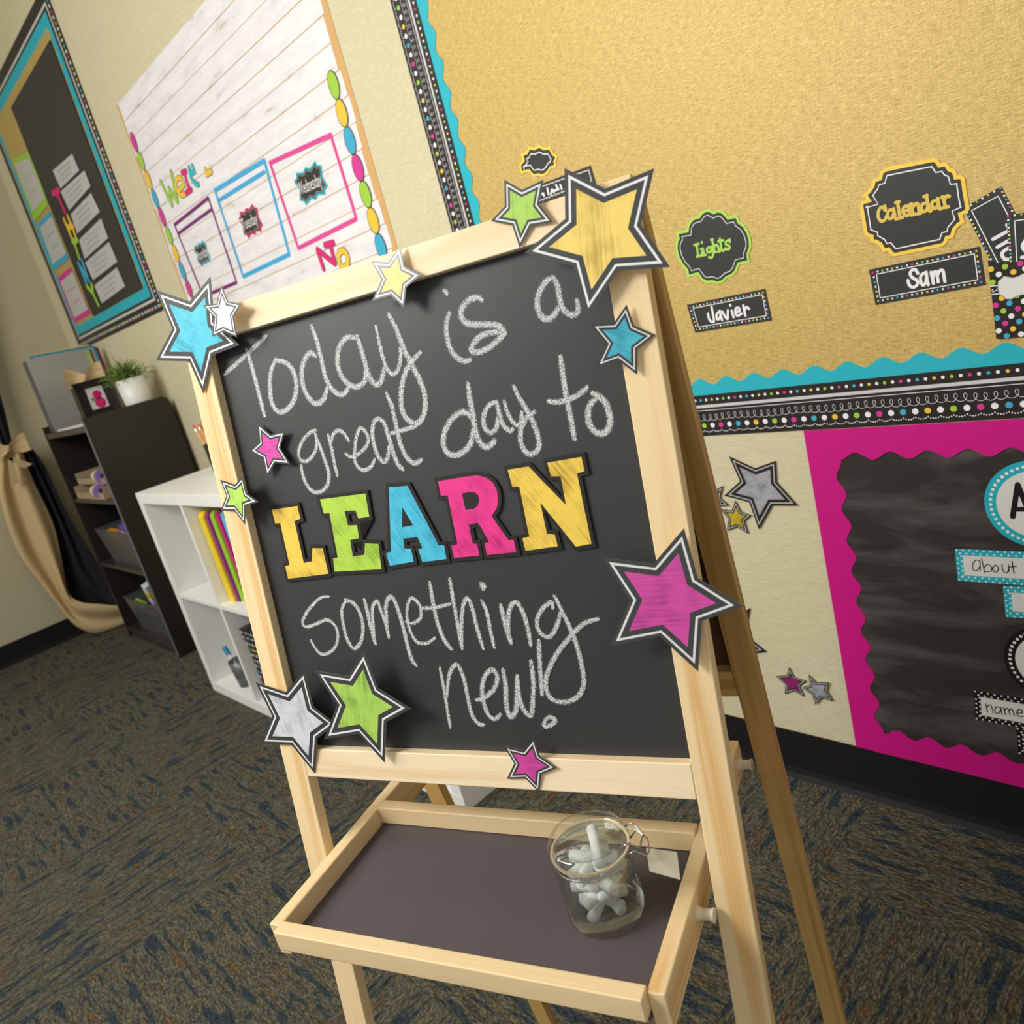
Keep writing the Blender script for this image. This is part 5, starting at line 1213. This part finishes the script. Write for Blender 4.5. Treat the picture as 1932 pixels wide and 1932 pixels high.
def roll(x, y, z, lab):
    o = thing('tape_roll', (x, y, z), lab, 'tape', 'tape rolls by the beige tray')
    b = MB(); b.lathe((x, y, z + .028), [(.010, 0), (.028, 0), (.028, .02), (.010, .02), (.010, 0)], 'tape_yellow', 20, V((1, 0, 0))); b.build('tape', o)
    b = MB(); b.lathe((x + .020, y, z + .028), [(.010, 0), (.028, 0), (.028, .03), (.010, .03), (.010, 0)], 'tape_purple', 20, V((1, 0, 0))); b.build('tape', o)
    b = MB(); b.lathe((x - .020, y, z + .028), [(.010, 0), (.026, 0), (.026, .018), (.010, .018), (.010, 0)], 'card_grey', 20, V((1, 0, 0))); b.build('tape', o)
roll(-3.70, .925, .7727, 'yellow and purple tape rolls on the upper tier of the beige tray'); roll(-3.73, .905, .7130, 'yellow and purple tape rolls on the lower tier of the beige tray')
# smoke grey bins
def bin_(z, lab, h):
    o = thing('storage_bin', (-3.75, 1.0, z), lab, 'bin', 'smoky grey bins in the black bookcase')
    x0, x1, y0, y1 = -3.985, -3.462, .895, 1.19; b = MB(); q = .02
    T_ = [V((x0, y0, z + h)), V((x1, y0, z + h)), V((x1, y1, z + h)), V((x0, y1, z + h))]; B_ = [V((x0 + q, y0 + q, z)), V((x1 - q, y0 + q, z)), V((x1 - q, y1 - q, z)), V((x0 + q, y1 - q, z))]
    for i in range(4):
        j = (i + 1) % 4; b.face([B_[i], B_[j], T_[j], T_[i]], 'smoke_plastic')
    b.face(B_[::-1], 'smoke_plastic'); b.build('bin_body', o)
    b = MB()
    for i in range(4): b.tube([T_[i], T_[(i + 1) % 4]], .003, 'smoke_plastic', 6)
    b.build('rim', o)
bin_(.3905, 'smoky grey bin of colourful supplies on the middle shelf', .165); bin_(.0485, 'smoky grey bin of colourful supplies on the bottom shelf', .165)
def item(c, h, m, rot, lab, cat='supplies'):
    b = MB(); R = Matrix.Rotation(rot[0], 3, 'X') @ Matrix.Rotation(rot[1], 3, 'Y') @ Matrix.Rotation(rot[2], 3, 'Z')
    X = [R @ V((1, 0, 0)), R @ V((0, 1, 0)), R @ V((0, 0, 1))]; b.box(c, h, m, X)
    if m in ('violet_pack', 'plastic_white', 'plastic_green'):
        b.box(V(c) + X[2] * (h[2] * .35), (h[0] * 1.01, h[1] * 1.01, h[2] * .18), 'plastic_yellow', X); b.box(V(c) - X[2] * (h[2] * .35), (h[0] * 1.01, h[1] * 1.01, h[2] * .16), 'plastic_lilac', X)
    tag(b.build('supply_pack', bevel=.001), lab, cat, 'supplies in the smoky bins')
item((-3.53, .99, .56), (.035, .02, .115), 'plastic_tan', (.1, -.12, .2), 'tall tan and yellow pack in the middle bin'); item((-3.60, .935, .530), (.045, .018, .05), 'violet_pack', (.2, .3, .1), 'violet pack in the middle bin')
item((-3.68, .93, .50), (.03, .010, .03), 'plastic_magenta', (.2, .5, .1), 'magenta packet in the middle bin'); item((-3.90, .945, .512), (.03, .012, .028), 'plastic_orange', (.1, .2, .3), 'orange packet in the middle bin'); item((-3.80, .96, .50), (.05, .012, .03), 'file_silver', (.1, .2, .1), 'grey packet in the middle bin')
item((-3.72, .96, .215), (.018, .028, .085), 'plastic_white', (.2, .35, .1), 'white glue bottle in the bottom bin'); item((-3.56, .95, .205), (.05, .02, .06), 'plastic_green', (.2, .25, .1), 'lime green pack in the bottom bin'); item((-3.52, 1.0, .235), (.025, .02, .06), 'violet_pack', (.1, .3, .2), 'purple pack in the bottom bin')
item((-3.90, .935, .172), (.035, .010, .012), 'plastic_green', (.1, .4, .2), 'green eraser in the bottom bin'); item((-3.84, .925, .158), (.014, .012, .014), 'plastic_white', (.3, .2, .4), 'small white cube in the bottom bin'); item((-3.74, .922, .150), (.04, .006, .006), 'plastic_orange', (.0, .35, .1), 'orange crayon in the bottom bin'); item((-3.57, .93, .135), (.035, .014, .014), 'plastic_magenta', (.0, .35, .1), 'magenta chalk block in the bottom bin')

# ---------------------------------------------------------------- curtain
ct = thing('curtain', (-4.40, .80, 0), 'tied back black curtain with a burlap panel and bow at the left wall', 'curtain')
def loft(nm, Lc, Rc, xl, xr, m, folds, amp, lab, seg=26):
    Ls = spline(Lc, 6); Rs = spline(Rc, 6); n = min(len(Ls), len(Rs)); rows = []
    for i in range(n):
        row = []; tv = i / (n - 1)
        for j in range(seg + 1):
            u = j / seg; p = (Ls[i][0] * (1 - u) + Rs[i][0] * u, Ls[i][1] * (1 - u) + Rs[i][1] * u)
            x = xl[0] + (xl[1] - xl[0]) * tv ** 1.5 + ((xr[0] + (xr[1] - xr[0]) * tv ** 1.5) - (xl[0] + (xl[1] - xl[0]) * tv ** 1.5)) * u
            x += amp * math.sin(u * 6.2832 * folds + .8 * math.sin(tv * 4)) * (.4 + .6 * math.sin(3.14159 * min(1, tv + .15)))
            q = xat(p, x); q.z = max(q.z, .004 + .002 * u); row.append(q)
        rows.append(row)
    b = MB()
    for i in range(n - 1):
        for j in range(seg): b.face([rows[i][j], rows[i + 1][j], rows[i + 1][j + 1], rows[i][j + 1]], m)
    o = b.build(nm, ct, smooth=True); so = o.modifiers.new('solid', 'SOLIDIFY'); so.thickness = .002; so.offset = 0
    if lab: o['label'] = lab
loft('burlap_panel', [(2, 850), (-2, 930), (31, 1035), (80, 1105), (132, 1171), (165, 1192), (200, 1196), (240, 1184)], [(42, 850), (60, 900), (100, 985), (115, 1050), (128, 1115), (150, 1135), (190, 1140), (226, 1143)],
     (-4.46, -4.36), (-4.43, -4.27), 'burlap_cloth', 1.6, .022, 'burlap panel bunched towards the floor')
loft('lining_panel', [(38, 850), (55, 900), (95, 985), (112, 1050), (126, 1115), (150, 1137), (185, 1142), (215, 1146)], [(62, 848), (88, 885), (120, 955), (152, 1010), (182, 1060), (205, 1100), (218, 1130), (228, 1147)],
     (-4.49, -4.42), (-4.44, -4.26), 'black_cloth', 2.2, .018, 'black curtain side')
loft('upper_panel', [(-140, 380), (-120, 500), (-90, 600), (-60, 700), (-20, 790), (5, 845)], [(-70, 400), (-55, 500), (-35, 600), (-12, 700), (10, 780), (24, 842)], (-4.48, -4.46), (-4.48, -4.46), 'black_cloth', 2.0, .018, 'black curtain above the bow')
bc = xat((16, 846), -4.40); bow(ct, bc, V((0, 1, 0)), V((0, 0, 1)), .085)
b = MB(); q = xat((22, 872), -4.38)
for dy, dz_ in ((-.03, -.10), (.055, -.035)):
    e = q + V((0, dy, dz_)); b.face([q + V((0, -.01, .02)), q + V((0, .012, .02)), e + V((0, .024, 0)), e + V((0, -.016, -.01))], 'burlap_cloth')
b.build('bow_tail', ct)
